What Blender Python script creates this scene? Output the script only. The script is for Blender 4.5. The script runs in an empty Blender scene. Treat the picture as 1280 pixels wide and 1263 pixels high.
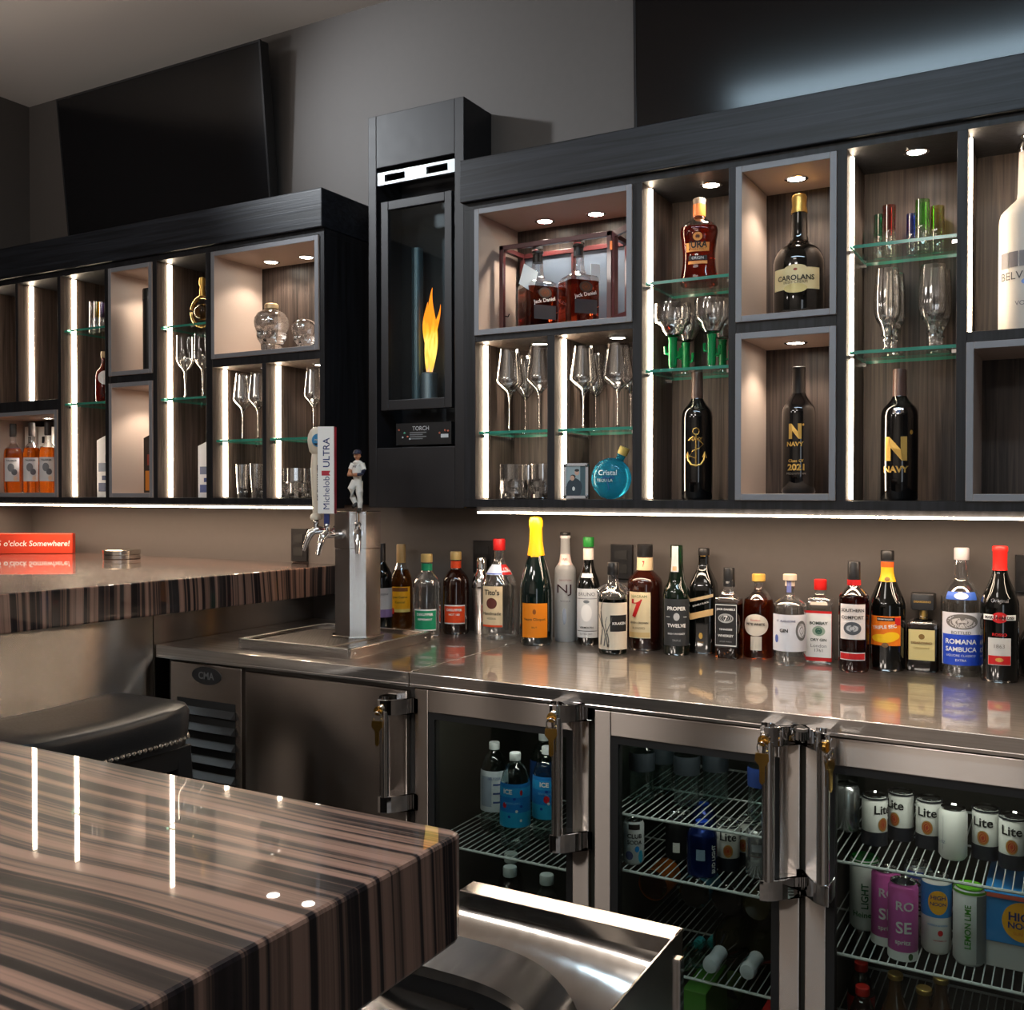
import bpy, bmesh, math, random
from math import pi, sin, cos, tan, atan2, radians, sqrt
from mathutils import Vector, Matrix
random.seed(7)
SC = bpy.context.scene
COL = SC.collection

# ------------------------------------------------------------------ camera model (1280 x 1263 frame)
FPX, YAW, PIT = 1251.2, radians(29.41), radians(-0.794)
CAMH = 1.386
_f = Vector((-sin(YAW) * cos(PIT), cos(YAW) * cos(PIT), sin(PIT)))
_r = Vector((cos(YAW), sin(YAW), 0))
_u = _r.cross(_f)
CAM = Vector((0, 0, CAMH))
def ray(px, py): return _r * ((px - 640) / FPX) - _u * ((py - 631.5) / FPX) + _f
def atX(px, py, v): d = ray(px, py); return CAM + d * (v / d.x)
def atY(px, py, v): d = ray(px, py); return CAM + d * (v / d.y)
def atZ(px, py, v): d = ray(px, py); return CAM + d * ((v - CAMH) / d.z)
def xat(px, Y, py=613): return atY(px, py, Y).x
def zat(px, py, Y): return atY(px, py, Y).z
def mpp(p): return (Vector(p) - CAM).dot(_f) / FPX          # metres per pixel at a point

# ------------------------------------------------------------------ mesh builder
class MB:
    def __init__(s): s.v = []; s.f = []; s.m = []; s.sm = []
    def add(s, vs, fs, m=0, sm=False):
        o = len(s.v); s.v += [tuple(p) for p in vs]
        for f in fs:
            s.f.append([i + o for i in f]); s.m.append(m); s.sm.append(sm)
        return s
    def box(s, x0, x1, y0, y1, z0, z1, m=0):
        x0, x1 = min(x0, x1), max(x0, x1); y0, y1 = min(y0, y1), max(y0, y1); z0, z1 = min(z0, z1), max(z0, z1)
        return s.add([(x0,y0,z0),(x1,y0,z0),(x1,y1,z0),(x0,y1,z0),(x0,y0,z1),(x1,y0,z1),(x1,y1,z1),(x0,y1,z1)],
                     [(0,3,2,1),(4,5,6,7),(0,1,5,4),(1,2,6,5),(2,3,7,6),(3,0,4,7)], m)
    def loft(s, rings, m=0, cap0=True, cap1=True, sm=True, closed=True):
        n = len(rings[0]); vs = [p for r in rings for p in r]; fs = []
        for k in range(len(rings) - 1):
            for i in range(n if closed else n - 1):
                j = (i + 1) % n
                fs.append((k*n+i, k*n+j, (k+1)*n+j, (k+1)*n+i))
        s.add(vs, fs, m, sm)
        o = len(s.v) - len(vs)
        if cap0: s.f.append([o + i for i in range(n)][::-1]); s.m.append(m); s.sm.append(False)
        if cap1: s.f.append([o + (len(rings)-1)*n + i for i in range(n)]); s.m.append(m); s.sm.append(False)
        return s
    def lathe(s, prof, m=0, seg=24, c=(0,0,0), n=2.0, ay=1.0, cap0=True, cap1=True):
        rings = []
        for r, z in prof:
            r = max(r, 1e-5)
            ring = []
            for i in range(seg):
                t = 2*pi*i/seg
                q = rho(t, n)
                ring.append((c[0] + r*q*sin(t), c[1] - r*q*ay*cos(t), c[2] + z))
            rings.append(ring)
        return s.loft(rings, m, cap0, cap1)
    def tube(s, pts, r, m=0, seg=8, caps=True):
        pts = [Vector(p) for p in pts]; rr = r if isinstance(r, (list, tuple)) else [r]*len(pts)
        rings = []; up = Vector((0,0,1))
        for i, p in enumerate(pts):
            d = (pts[min(i+1, len(pts)-1)] - pts[max(i-1, 0)]).normalized()
            a = d.cross(up)
            if a.length < 1e-3: a = d.cross(Vector((1,0,0)))
            a.normalize(); b = a.cross(d)
            rings.append([p + (a*cos(2*pi*k/seg) + b*sin(2*pi*k/seg))*rr[i] for k in range(seg)])
        return s.loft(rings, m, caps, caps)
    def prism(s, outline, axis, a, b, m=0, sm=False):
        def P(u, v, w): return {'x': (w,u,v), 'y': (u,w,v), 'z': (u,v,w)}[axis]
        return s.loft([[P(u,v,a) for u,v in outline], [P(u,v,b) for u,v in outline]], m, sm=sm)
    def ball(s, c, r, m=0, seg=12, sx=1, sy=1, sz=1):
        k = seg//2
        prof = [(r*sin(pi*i/k), -r*cos(pi*i/k)) for i in range(k+1)]
        rings = [[(c[0]+q*sx*cos(2*pi*j/seg), c[1]+q*sy*sin(2*pi*j/seg), c[2]+z*sz) for j in range(seg)] for q, z in [(max(a,1e-5), b) for a, b in prof]]
        return s.loft(rings, m)
    def quad(s, pts, m=0): return s.add(pts, [tuple(range(len(pts)))], m)
    def grid(s, fn, nu, nv, m=0, sm=True):
        vs = [fn(i/nu, j/nv) for j in range(nv+1) for i in range(nu+1)]
        fs = [(j*(nu+1)+i, j*(nu+1)+i+1, (j+1)*(nu+1)+i+1, (j+1)*(nu+1)+i) for j in range(nv) for i in range(nu)]
        return s.add(vs, fs, m, sm)
    def text(s, st, fn, m=0, h=None, w=None, c=(0,0), rot=0, bold=0.0):
        vs, fs, W, Hh = text2d(st, bold)
        k = (h/Hh) if h else (w/W)
        kx = (w/W) if w else k
        cr, sr = cos(rot), sin(rot)
        out = []
        for x, y in vs:
            x *= kx; y *= k
            out.append(fn(c[0] + x*cr - y*sr, c[1] + x*sr + y*cr))
        return s.add(out, fs, m)
    def build(s, name, mats, parent=None, bev=0, recalc=True, label=None, kind=None):
        me = bpy.data.meshes.new(name)
        me.from_pydata(s.v, [], s.f)
        if recalc:
            bm = bmesh.new(); bm.from_mesh(me); bmesh.ops.recalc_face_normals(bm, faces=bm.faces[:]); bm.to_mesh(me); bm.free()
        if not isinstance(mats, (list, tuple)): mats = [mats]
        for m in mats: me.materials.append(m)
        for p, mi, sm in zip(me.polygons, s.m, s.sm): p.material_index = mi; p.use_smooth = sm
        if any(s.sm): me.set_sharp_from_angle(angle=radians(38))
        o = bpy.data.objects.new(name, me); COL.objects.link(o)
        if parent: o.parent = parent
        if bev:
            b = o.modifiers.new('bevel', 'BEVEL'); b.width = bev; b.segments = 2; b.limit_method = 'ANGLE'; b.angle_limit = radians(50)
        if label: o['label'] = label
        if kind: o['kind'] = kind
        return o

def rho(t, n):
    if n == 2.0: return 1.0
    return (abs(cos(t))**n + abs(sin(t))**n) ** (-1.0/n)

_tc = {}
def text2d(st, bold=0.0):
    k = (st, bold)
    if k not in _tc:
        cu = bpy.data.curves.new('t', 'FONT'); cu.body = st; cu.resolution_u = 3; cu.align_x = 'CENTER'; cu.offset = bold
        o = bpy.data.objects.new('t', cu); COL.objects.link(o)
        bpy.context.view_layer.update()
        dg = bpy.context.evaluated_depsgraph_get()
        ev = o.evaluated_get(dg); me = ev.to_mesh()
        vs = [(v.co.x, v.co.y) for v in me.vertices]; fs = [tuple(p.vertices) for p in me.polygons]
        ev.to_mesh_clear(); bpy.data.objects.remove(o); bpy.data.curves.remove(cu)
        x0 = min(v[0] for v in vs); x1 = max(v[0] for v in vs); y0 = min(v[1] for v in vs); y1 = max(v[1] for v in vs)
        vs = [(x - (x0+x1)/2, y - (y0+y1)/2) for x, y in vs]
        _tc[k] = (vs, fs, max(x1-x0, 1e-4), max(y1-y0, 1e-4))
    return _tc[k]

def tag(o, label, cat, group=None):
    o['label'] = label; o['category'] = cat
    if group: o['group'] = group
    return o
def thing(name, label, cat, loc=(0,0,0), rz=0, group=None):
    o = bpy.data.objects.new(name, None); COL.objects.link(o)
    o.empty_display_size = .05; o.location = loc; o.rotation_euler = (0,0,rz)
    return tag(o, label, cat, group)
def struct(name, mb, m, bev=0):
    o = mb.build(name, m, None, bev); o['kind'] = 'structure'; return o
def dup(root, loc, rz, label, group=None):
    r = root.copy(); COL.objects.link(r); r.location = loc; r.rotation_euler = (0,0,rz); r['label'] = label
    if group: r['group'] = group
    for ch in list(root.children):
        c = ch.copy(); COL.objects.link(c); c.parent = r
        for g in ch.children:
            d = g.copy(); COL.objects.link(d); d.parent = c
    return r

# ------------------------------------------------------------------ materials
_mc = {}
def newmat(name):
    m = bpy.data.materials.new(name); m.use_nodes = True
    nt = m.node_tree; nt.nodes.clear()
    out = nt.nodes.new('ShaderNodeOutputMaterial')
    return m, nt, out
def c4(c): return (c[0], c[1], c[2], 1)
def srgb(r, g, b):
    f = lambda v: (v/255/12.92) if v/255 <= .04045 else ((v/255+.055)/1.055)**2.4
    return (f(r), f(g), f(b))
def pm(name, color, rough=.5, metal=0, trans=0, ior=1.45, emit=None, es=0, coat=0, spec=.5, noise=None):
    """plain Principled material, with optional noise variation (scale xyz, contrast)"""
    if name in _mc: return _mc[name]
    m, nt, out = newmat(name)
    b = nt.nodes.new('ShaderNodeBsdfPrincipled'); nt.links.new(b.outputs[0], out.inputs[0])
    b.inputs['Base Color'].default_value = c4(color); b.inputs['Roughness'].default_value = rough
    b.inputs['Metallic'].default_value = metal; b.inputs['Transmission Weight'].default_value = trans
    b.inputs['IOR'].default_value = ior; b.inputs['Coat Weight'].default_value = coat
    b.inputs['Coat Roughness'].default_value = .05; b.inputs['Specular IOR Level'].default_value = spec
    if emit: b.inputs['Emission Color'].default_value = c4(emit); b.inputs['Emission Strength'].default_value = es
    if noise:
        sc, lo, hi, rlo, rhi = noise
        t = nt.nodes.new('ShaderNodeTexCoord'); mp = nt.nodes.new('ShaderNodeMapping'); mp.inputs['Scale'].default_value = sc
        n = nt.nodes.new('ShaderNodeTexNoise'); n.inputs['Scale'].default_value = 1; n.inputs['Detail'].default_value = 5
        nt.links.new(t.outputs['Object'], mp.inputs[0]); nt.links.new(mp.outputs[0], n.inputs[0])
        r = nt.nodes.new('ShaderNodeValToRGB'); r.color_ramp.elements[0].position = .3; r.color_ramp.elements[1].position = .7
        r.color_ramp.elements[0].color = c4([c*lo for c in color]); r.color_ramp.elements[1].color = c4([c*hi for c in color])
        nt.links.new(n.outputs[0], r.inputs[0]); nt.links.new(r.outputs[0], b.inputs['Base Color'])
        q = nt.nodes.new('ShaderNodeMapRange'); q.inputs[3].default_value = rlo; q.inputs[4].default_value = rhi
        nt.links.new(n.outputs[0], q.inputs[0]); nt.links.new(q.outputs[0], b.inputs['Roughness'])
    _mc[name] = m; return m
def emat(name, color, strength):
    if name in _mc: return _mc[name]
    m, nt, out = newmat(name); e = nt.nodes.new('ShaderNodeEmission')
    e.inputs[0].default_value = c4(color); e.inputs[1].default_value = strength
    nt.links.new(e.outputs[0], out.inputs[0]); _mc[name] = m; return m
def thin(name, tint=(1,1,1), lo=.05, hi=.75, power=.25, gloss=(1,1,1), rough=.02):
    """thin clear glass: transparent with reflection that grows towards grazing angles"""
    if name in _mc: return _mc[name]
    m, nt, out = newmat(name)
    t = nt.nodes.new('ShaderNodeBsdfTransparent'); t.inputs[0].default_value = c4(tint)
    g = nt.nodes.new('ShaderNodeBsdfGlossy'); g.inputs[0].default_value = c4(gloss); g.inputs[1].default_value = rough
    lw = nt.nodes.new('ShaderNodeLayerWeight'); lw.inputs[0].default_value = power
    mr = nt.nodes.new('ShaderNodeMapRange'); mr.inputs[3].default_value = lo; mr.inputs[4].default_value = hi
    nt.links.new(lw.outputs['Facing'], mr.inputs[0])
    mx = nt.nodes.new('ShaderNodeMixShader')
    nt.links.new(mr.outputs[0], mx.inputs[0]); nt.links.new(t.outputs[0], mx.inputs[1]); nt.links.new(g.outputs[0], mx.inputs[2])
    nt.links.new(mx.outputs[0], out.inputs[0]); _mc[name] = m; return m
def grain(name, dark, light, scale, rough=.45, bump=.15, pos=(.35,.68), coat=0, dist=0.0):
    """wood grain: noise stretched along the fibre"""
    m, nt, out = newmat(name)
    b = nt.nodes.new('ShaderNodeBsdfPrincipled'); nt.links.new(b.outputs[0], out.inputs[0])
    t = nt.nodes.new('ShaderNodeTexCoord'); mp = nt.nodes.new('ShaderNodeMapping'); mp.inputs['Scale'].default_value = scale
    n = nt.nodes.new('ShaderNodeTexNoise'); n.inputs['Scale'].default_value = 1; n.inputs['Detail'].default_value = 6; n.inputs['Distortion'].default_value = dist
    nt.links.new(t.outputs['Object'], mp.inputs[0]); nt.links.new(mp.outputs[0], n.inputs[0])
    r = nt.nodes.new('ShaderNodeValToRGB'); r.color_ramp.elements[0].position = pos[0]; r.color_ramp.elements[1].position = pos[1]
    r.color_ramp.elements[0].color = c4(dark); r.color_ramp.elements[1].color = c4(light)
    nt.links.new(n.outputs[0], r.inputs[0]); nt.links.new(r.outputs[0], b.inputs['Base Color'])
    b.inputs['Roughness'].default_value = rough; b.inputs['Coat Weight'].default_value = coat; b.inputs['Coat Roughness'].default_value = .03; b.inputs['Specular IOR Level'].default_value = .3
    if bump:
        bp = nt.nodes.new('ShaderNodeBump'); bp.inputs['Strength'].default_value = bump; bp.inputs['Distance'].default_value = .002
        nt.links.new(n.outputs[0], bp.inputs['Height']); nt.links.new(bp.outputs[0], b.inputs['Normal'])
    return m

WOOD_V = grain('dark_stained_oak', srgb(15,15,17), srgb(33,33,37), (60,60,3.0), .5, .25, dist=.6)
WOOD_H = grain('dark_stained_oak_crown', srgb(15,17,21), srgb(38,41,48), (1.6,30,55), .42, .3, dist=1.6)
WOOD_SIDE = grain('taupe_brown_oak', srgb(66,56,50), srgb(106,91,82), (80,80,2.6), .5, .2, dist=.9)  # same dark oak, lightened for the strip glow on the side faces
WOOD_IN = grain('brown_stained_oak', srgb(38,32,29), srgb(76,64,58), (95,95,2.4), .45, .3, dist=1.2)
FRAME = pm('taupe_lacquer', srgb(178,160,148), .5)
FRAME_E = pm('grey_lacquer_edge', srgb(124,125,130), .45)
WALLM = pm('grey_wall_paint', srgb(84,79,76), .6, noise=((40,40,40), .97, 1.03, .55, .65))
CEIL = pm('ceiling_paint', srgb(222,214,206), .85)
FLOOR = grain('grey_floor_planks', srgb(70,62,56), srgb(104,94,86), (3,30,1), .4, 0)
STEEL = pm('brushed_steel', (.56,.53,.50), .24, 1, noise=((1.5,160,160), .93, 1.05, .17, .30))
def brushed(name, color, rough, aniso, rot, sc):
    """brushed sheet: reflections drawn out along the brush lines"""
    m, nt, out = newmat(name); N = nt.nodes.new; L = nt.links.new
    g = N('ShaderNodeBsdfAnisotropic'); g.inputs['Color'].default_value = c4(color); g.inputs['Anisotropy'].default_value = aniso; g.inputs['Rotation'].default_value = rot
    tg = N('ShaderNodeTangent'); tg.direction_type = 'RADIAL'; tg.axis = 'Z'; L(tg.outputs[0], g.inputs['Tangent'])
    t = N('ShaderNodeTexCoord'); mp = N('ShaderNodeMapping'); mp.inputs['Scale'].default_value = sc
    n = N('ShaderNodeTexNoise'); n.inputs['Scale'].default_value = 1; n.inputs['Detail'].default_value = 4
    L(t.outputs['Object'], mp.inputs[0]); L(mp.outputs[0], n.inputs[0])
    mr = N('ShaderNodeMapRange'); mr.inputs[3].default_value = rough*.92; mr.inputs[4].default_value = rough*1.08; L(n.outputs[0], mr.inputs[0]); L(mr.outputs[0], g.inputs['Roughness'])
    L(g.outputs[0], out.inputs[0]); return m
STEEL_V = brushed('brushed_steel_door', (.60,.53,.48), .26, .75, 0, (170,170,1.5))
def twolobe(name, color, r1, r2, mixf, sc):
    m, nt, out = newmat(name); N = nt.nodes.new; L = nt.links.new
    t = N('ShaderNodeTexCoord'); mp = N('ShaderNodeMapping'); mp.inputs['Scale'].default_value = sc
    n = N('ShaderNodeTexNoise'); n.inputs['Scale'].default_value = 1; n.inputs['Detail'].default_value = 4
    L(t.outputs['Object'], mp.inputs[0]); L(mp.outputs[0], n.inputs[0])
    mr = N('ShaderNodeMapRange'); mr.inputs[3].default_value = mixf-.12; mr.inputs[4].default_value = mixf+.12; L(n.outputs[0], mr.inputs[0])
    a = N('ShaderNodeBsdfGlossy'); a.inputs[0].default_value = c4(color); a.inputs[1].default_value = r1
    b = N('ShaderNodeBsdfGlossy'); b.inputs[0].default_value = c4(color); b.inputs[1].default_value = r2
    x = N('ShaderNodeMixShader'); L(mr.outputs[0], x.inputs[0]); L(a.outputs[0], x.inputs[1]); L(b.outputs[0], x.inputs[2]); L(x.outputs[0], out.inputs[0])
    return m
STEEL_B = twolobe('polished_steel', (.86,.81,.77), .055, .34, .36, (1.5,140,140))
CHROME = pm('chrome', (.82,.82,.83), .04, 1)
BRASS = pm('brass', srgb(214,170,90), .25, 1)
GOLD = pm('gold_print', srgb(214,172,92), .35, .8)
BLACK = pm('black_plastic', (.012,.012,.013), .35)
BLACKM = pm('black_matte_metal', srgb(27,26,29), .5, noise=((30,30,30), .92, 1.08, .45, .55))
GASKET = pm('black_rubber', (.008,.008,.008), .6)
LEATHER = pm('black_leather', (.012,.012,.013), .34, noise=((180,180,180), .8, 1.2, .28, .42))
SCREEN = pm('black_screen', (.004,.004,.005), .15, spec=.55)
LED = emat('led_strip_light', (1, .80, .58), 27)
LAMP = emat('spotlight_lens', (1, .90, .76), 40)
SHELFG = thin('shelf_glass', (.93,.98,.96), .03, .5, .18)
SHELFE = pm('shelf_glass_edge', srgb(60,150,130), .12, trans=.35)
GLASS = thin('clear_glass', (.97,.97,.97), .05, .95, .38)
DOORG = thin('cooler_glass', (.70,.74,.72), .02, .34, .10)
def crystal():
    m, nt, out = newmat('crystal'); N = nt.nodes.new; L = nt.links.new
    g = N('ShaderNodeBsdfGlass'); g.inputs['IOR'].default_value = 1.5; g.inputs['Roughness'].default_value = 0
    s = N('ShaderNodeBsdfGlossy'); s.inputs[1].default_value = .06
    x = N('ShaderNodeMixShader'); x.inputs[0].default_value = .24; L(g.outputs[0], x.inputs[1]); L(s.outputs[0], x.inputs[2]); L(x.outputs[0], out.inputs[0]); return m
SOLID = crystal()
WHITE = pm('white_print', srgb(236,234,230), .5)
INK = pm('black_print', srgb(18,17,18), .5)
def col(r, g, b, rough=.45): return pm('c_%d_%d_%d_%d' % (r,g,b,int(rough*100)), srgb(r,g,b), rough)
def liquid(r, g, b): return pm('liquid_%d_%d_%d' % (r,g,b), srgb(r,g,b), .0, trans=1, ior=1.36)
def darkglass(r, g, b): return pm('dark_glass_%d_%d_%d' % (r,g,b), srgb(r,g,b), .05, coat=.6)

def ebony(name):
    m, nt, out = newmat(name)
    N = nt.nodes.new; L = nt.links.new
    b = N('ShaderNodeBsdfPrincipled'); L(b.outputs[0], out.inputs[0])
    t = N('ShaderNodeTexCoord'); mp = N('ShaderNodeMapping'); L(t.outputs['Object'], mp.inputs[0])
    # slow bend of the stripes along the board
    w = N('ShaderNodeTexNoise'); w.inputs['Scale'].default_value = 1.6; w.inputs['Detail'].default_value = 1
    L(mp.outputs[0], w.inputs[0])
    sx = N('ShaderNodeSeparateXYZ'); L(mp.outputs[0], sx.inputs[0])
    ml = N('ShaderNodeMath'); ml.operation = 'MULTIPLY_ADD'; ml.inputs[1].default_value = .10; L(w.outputs[0], ml.inputs[0]); L(sx.outputs['Y'], ml.inputs[2])
    cb = N('ShaderNodeCombineXYZ')
    xs = N('ShaderNodeMath'); xs.operation = 'MULTIPLY'; xs.inputs[1].default_value = .01; L(sx.outputs['X'], xs.inputs[0])
    L(xs.outputs[0], cb.inputs[0]); L(ml.outputs[0], cb.inputs[1])
    def noise(scale, det, rough):
        n = N('ShaderNodeTexNoise'); n.inputs['Scale'].default_value = scale; n.inputs['Detail'].default_value = det; n.inputs['Roughness'].default_value = rough
        L(cb.outputs[0], n.inputs[0]); return n
    n1 = noise(54, 3, .6)
    r = N('ShaderNodeValToRGB'); e = r.color_ramp.elements
    e[0].position = .40; e[0].color = c4(srgb(24,19,21)); e[1].position = .60; e[1].color = c4(srgb(146,112,97))
    a = e.new(.475); a.color = c4(srgb(40,32,33)); a = e.new(.525); a.color = c4(srgb(110,85,73))
    L(n1.outputs[0], r.inputs[0]); L(r.outputs[0], b.inputs['Base Color'])
    b.inputs['Roughness'].default_value = .32; b.inputs['Coat Weight'].default_value = 1; b.inputs['Coat Roughness'].default_value = .015
    b.inputs['Coat IOR'].default_value = 1.52; b.inputs['Specular IOR Level'].default_value = .15
    return m
EBONY = ebony('striped_ebony')
# ------------------------------------------------------------------ world-coordinate part
def bw(mb, name, mats, parent, bev=0, label=None, kind=None):
    off = Vector((0,0,0)); p = parent
    while p: off += p.location; p = p.parent
    mb.v = [(x-off.x, y-off.y, z-off.z) for x, y, z in mb.v]
    return mb.build(name, mats, parent, bev, label=label, kind=kind)

YW, YB, YF = 2.78, 2.75, 2.52
XL, XR, YN, ZC = -3.976, 3.3, -3.4, 3.055
# ------------------------------------------------------------------ the room
struct('floor', MB().box(XL-.1, XR+.1, YN-.1, YW+.1, -.1, 0), FLOOR)
struct('ceiling', MB().box(XL-.1, XR+.1, YN-.1, YW+.1, ZC, ZC+.1), CEIL)
struct('wall_back', MB().box(XL-.1, XR+.1, YW, YW+.1, 0, ZC), WALLM)
struct('wall_left', MB().box(XL-.1, XL, YN, YW, 0, ZC), WALLM)
struct('wall_right', MB().box(XR, XR+.1, YN, YW, 0, ZC), WALLM)
LIGHTW = pm('pale_wall_paint', srgb(176,168,160), .7)
struct('wall_front', MB().box(XL, 1.95, YN-.1, YN, 0, ZC).box(3.2, XR, YN-.1, YN, 0, ZC).box(1.95, 3.2, YN-.1, YN, 2.12, ZC), LIGHTW)  # opening left for the assumed window
m = MB()
for a, b, c, d in ((1.95,2.02,0,2.12),(3.13,3.2,0,2.12),(2.02,3.13,2.05,2.12),(2.02,3.13,0,.06),(2.55,2.61,.06,2.05)): m.box(a, b, YN-.08, YN-.02, c, d)
wf = struct('window_1', m, pm('door_frame_paint', srgb(60,58,56), .5))  # window assumed behind the camera; its glow whitens the beer tower front
o = MB().box(2.02, 3.13, YN-.075, YN-.07, .06, 2.05).build('pane', emat('daylight_pane', (.86,.93,1), 1.5), wf); o['kind'] = 'structure'  # glowing sheet added as assumed daylight for the steel to mirror

# ------------------------------------------------------------------ display cabinets
ZB, ZT, ZCR = 1.34, 2.36, 2.235
ZI0, ZI1 = 1.362, 2.215                    # inside floor and ceiling
def cabinet(name, label, x0, x1, stiles, shelves, frames, leds, lamps, pins, ledstrip, side_end):
    """stiles: (x0,x1,z0,z1) upright boards; shelves: (x0,x1,z0,z1) fixed boards; frames: boxed inserts"""
    t = thing(name, label, 'cabinet', ((x0+x1)/2, YW-.001, ZB))
    bw(MB().box(x0, x1, YB, YW-.001, ZB, ZT), 'back_panel', WOOD_IN, t)
    bw(MB().box(x0-.004, x1+.004, YF-.016, YB, ZCR, ZT), 'crown', WOOD_H, t, .003)
    bw(MB().box(x0, x1, YF, YB, ZI1, ZCR-.001), 'top_board', WOOD_V, t)
    bw(MB().box(x0, x1, YF, YB, ZB, ZI0), 'bottom_board', WOOD_V, t)
    for a, b, c, d in stiles:
        m = MB().box(a, b, YF, YB-.0005, c, d); m.m[3] = m.m[5] = 1
        if b > x1-.001: m.m[3] = 0
        bw(m, 'upright', [WOOD_V, WOOD_SIDE], t, .001)
    for a, b, c, d in shelves:
        m = MB().box(a, b, YF+.001, YB-.0005, c, d); m.m[0] = m.m[1] = 1
        bw(m, 'fixed_shelf', [WOOD_V, WOOD_SIDE], t, .001)
    for a, b, c, d in frames:
        w = .016; m = MB(); y0 = YF-.006
        m.box(a, a+w, y0, YB, c, d).box(b-w, b, y0, YB, c, d).box(a+w, b-w, y0, YB, c, c+w).box(a+w, b-w, y0, YB, d-w, d)
        for k in range(0, 24, 6): m.m[k+2] = 1
        bw(m, 'box_insert', [FRAME, FRAME_E], t, .0012, label='taupe lacquered open box set into the dark oak')
    for x, c, d in leds:
        m = MB().box(x, x+.005, 2.570, 2.586, c+.004, d-.004)
        bw(m, 'led_strip', LED, t, label='glowing vertical light strip')
    for x, y, z in lamps:
        m = MB().lathe([(.030,0),(.030,-.003),(.026,-.005),(.022,-.003)], 0, 24, (x,y,z), cap0=False, cap1=False)
        m.lathe([(.022,-.0025),(.001,-.0025)], 1, 20, (x,y,z), cap0=False, cap1=False)
        bw(m, 'downlight', [CHROME, LAMP], t, label='small round recessed spotlight')
    for x, y, z in pins:
        bw(MB().box(x-.006, x+.006, y-.004, y+.004, z-.010, z-.001), 'shelf_pin', CHROME, t)
    a, b, z, lh = ledstrip
    bw(MB().box(a, b, YF+.012, YF+.10, z+.001, ZB), 'valance', WOOD_V, t)
    bw(MB().box(a+.01, b, YF+.002, YF+.0115, z, z+lh), 'undercabinet_led', LED, t, label='thin glowing light line under the cabinet')
    return t

def pinset(x0, x1, z): return [(x0+.006, YF+.03, z), (x1-.006, YF+.03, z), (x0+.006, YB-.03, z), (x1-.006, YB-.03, z)]
R_SH = {'R1': (-1.545,-1.306,1.554), 'R2': (-1.283,-1.047,1.554), 'R3': (-1.020,-.782,1.940), 'R4': (-1.020,-.782,1.705), 'R5': (-.489,-.244,1.975), 'R6': (-.489,-.244,1.719)}
L_SH = {'L1': (-2.614,-2.384,1.556), 'L2': (-2.366,-2.135,1.556), 'L3': (-2.889,-2.645,1.971), 'L4': (-2.889,-2.645,1.712), 'L5': (-3.422,-3.169,2.000), 'L6': (-3.422,-3.169,1.717)}
def lamp_at(px, py, z): p = atZ(px, py, z); return (p.x, min(max(p.y, YF+.05), YB-.05), z)
FZ = 2.213-.016
RL = [lamp_at(681,276,FZ), lamp_at(745,267,FZ), (-1.39,2.635,1.825), (-1.14,2.635,1.825), (-.865,2.63,ZI1), (-.637,2.63,FZ), (-.637,2.63,1.773), (-.345,2.62,ZI1), (-.09,2.63,ZI1)]
LL = [lamp_at(339,327,FZ), lamp_at(383,321,FZ), (-2.46,2.635,1.815), (-2.225,2.635,1.815), (-3.005,2.66,FZ), (-3.005,2.66,1.770), (-3.66,2.635,1.686)]
cab_r = cabinet('display_cabinet', 'dark oak display cabinet with lit niches, joining the side of the tall fireplace', -1.585, .31,
    [(-1.585,-1.545,ZI0,ZI1), (-1.306,-1.283,ZI0,1.825), (-1.047,-1.020,ZI0,ZI1), (-.782,-.762,ZI0,ZI1), (-.512,-.489,ZI0,ZI1), (-.244,-.222,ZI0,ZI1), (.02,.042,ZI0,ZI1), (.288,.31,ZI0,ZI1)],
    [(-1.545,-1.047,1.825,1.843), (-.762,-.512,1.789,1.817), (-.222,.02,1.727,1.752)],
    [(-1.545,-1.047,1.843,2.213), (-.762,-.512,1.817,2.213), (-.762,-.512,1.363,1.789), (-.222,.02,1.363,1.727)],
    [(-1.545,ZI0,1.825), (-1.283,ZI0,1.825), (-1.020,ZI0,ZI1), (-.489,ZI0,ZI1), (-.222,1.752,ZI1)], RL,
    sum([pinset(*R_SH[k]) for k in R_SH], []), (-1.548, .31, 1.3205, .0052), True)
cab_l = cabinet('display_cabinet', 'long dark oak wall display cabinet with lit niches, above the bar under the tilted TV', XL+.002, -2.115,
    [(XL+.002,-3.95,ZI0,ZI1), (-3.70,-3.683,1.744,ZI1), (-3.441,-3.422,ZI0,ZI1), (-3.169,-3.142,ZI0,ZI1), (-2.910,-2.889,ZI0,ZI1), (-2.645,-2.614,ZI0,ZI1), (-2.384,-2.366,ZI0,1.815), (-2.135,-2.115,ZI0,ZI1)],
    [(-2.614,-2.135,1.815,1.843), (-3.142,-2.910,1.786,1.813), (-3.95,-3.441,1.702,1.744)],
    [(-2.614,-2.135,1.843,2.213), (-3.142,-2.910,1.813,2.213), (-3.142,-2.910,1.363,1.786), (-3.95,-3.441,1.363,1.702)],
    [(-3.95,1.744,ZI1), (-3.683,1.744,ZI1), (-3.422,ZI0,ZI1), (-2.889,ZI0,ZI1), (-2.614,ZI0,1.815), (-2.366,ZI0,1.815)], LL,
    sum([pinset(*L_SH[k]) for k in L_SH], []), (XL+.003, -2.115, 1.3285, .005), True)
GT = .008
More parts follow.
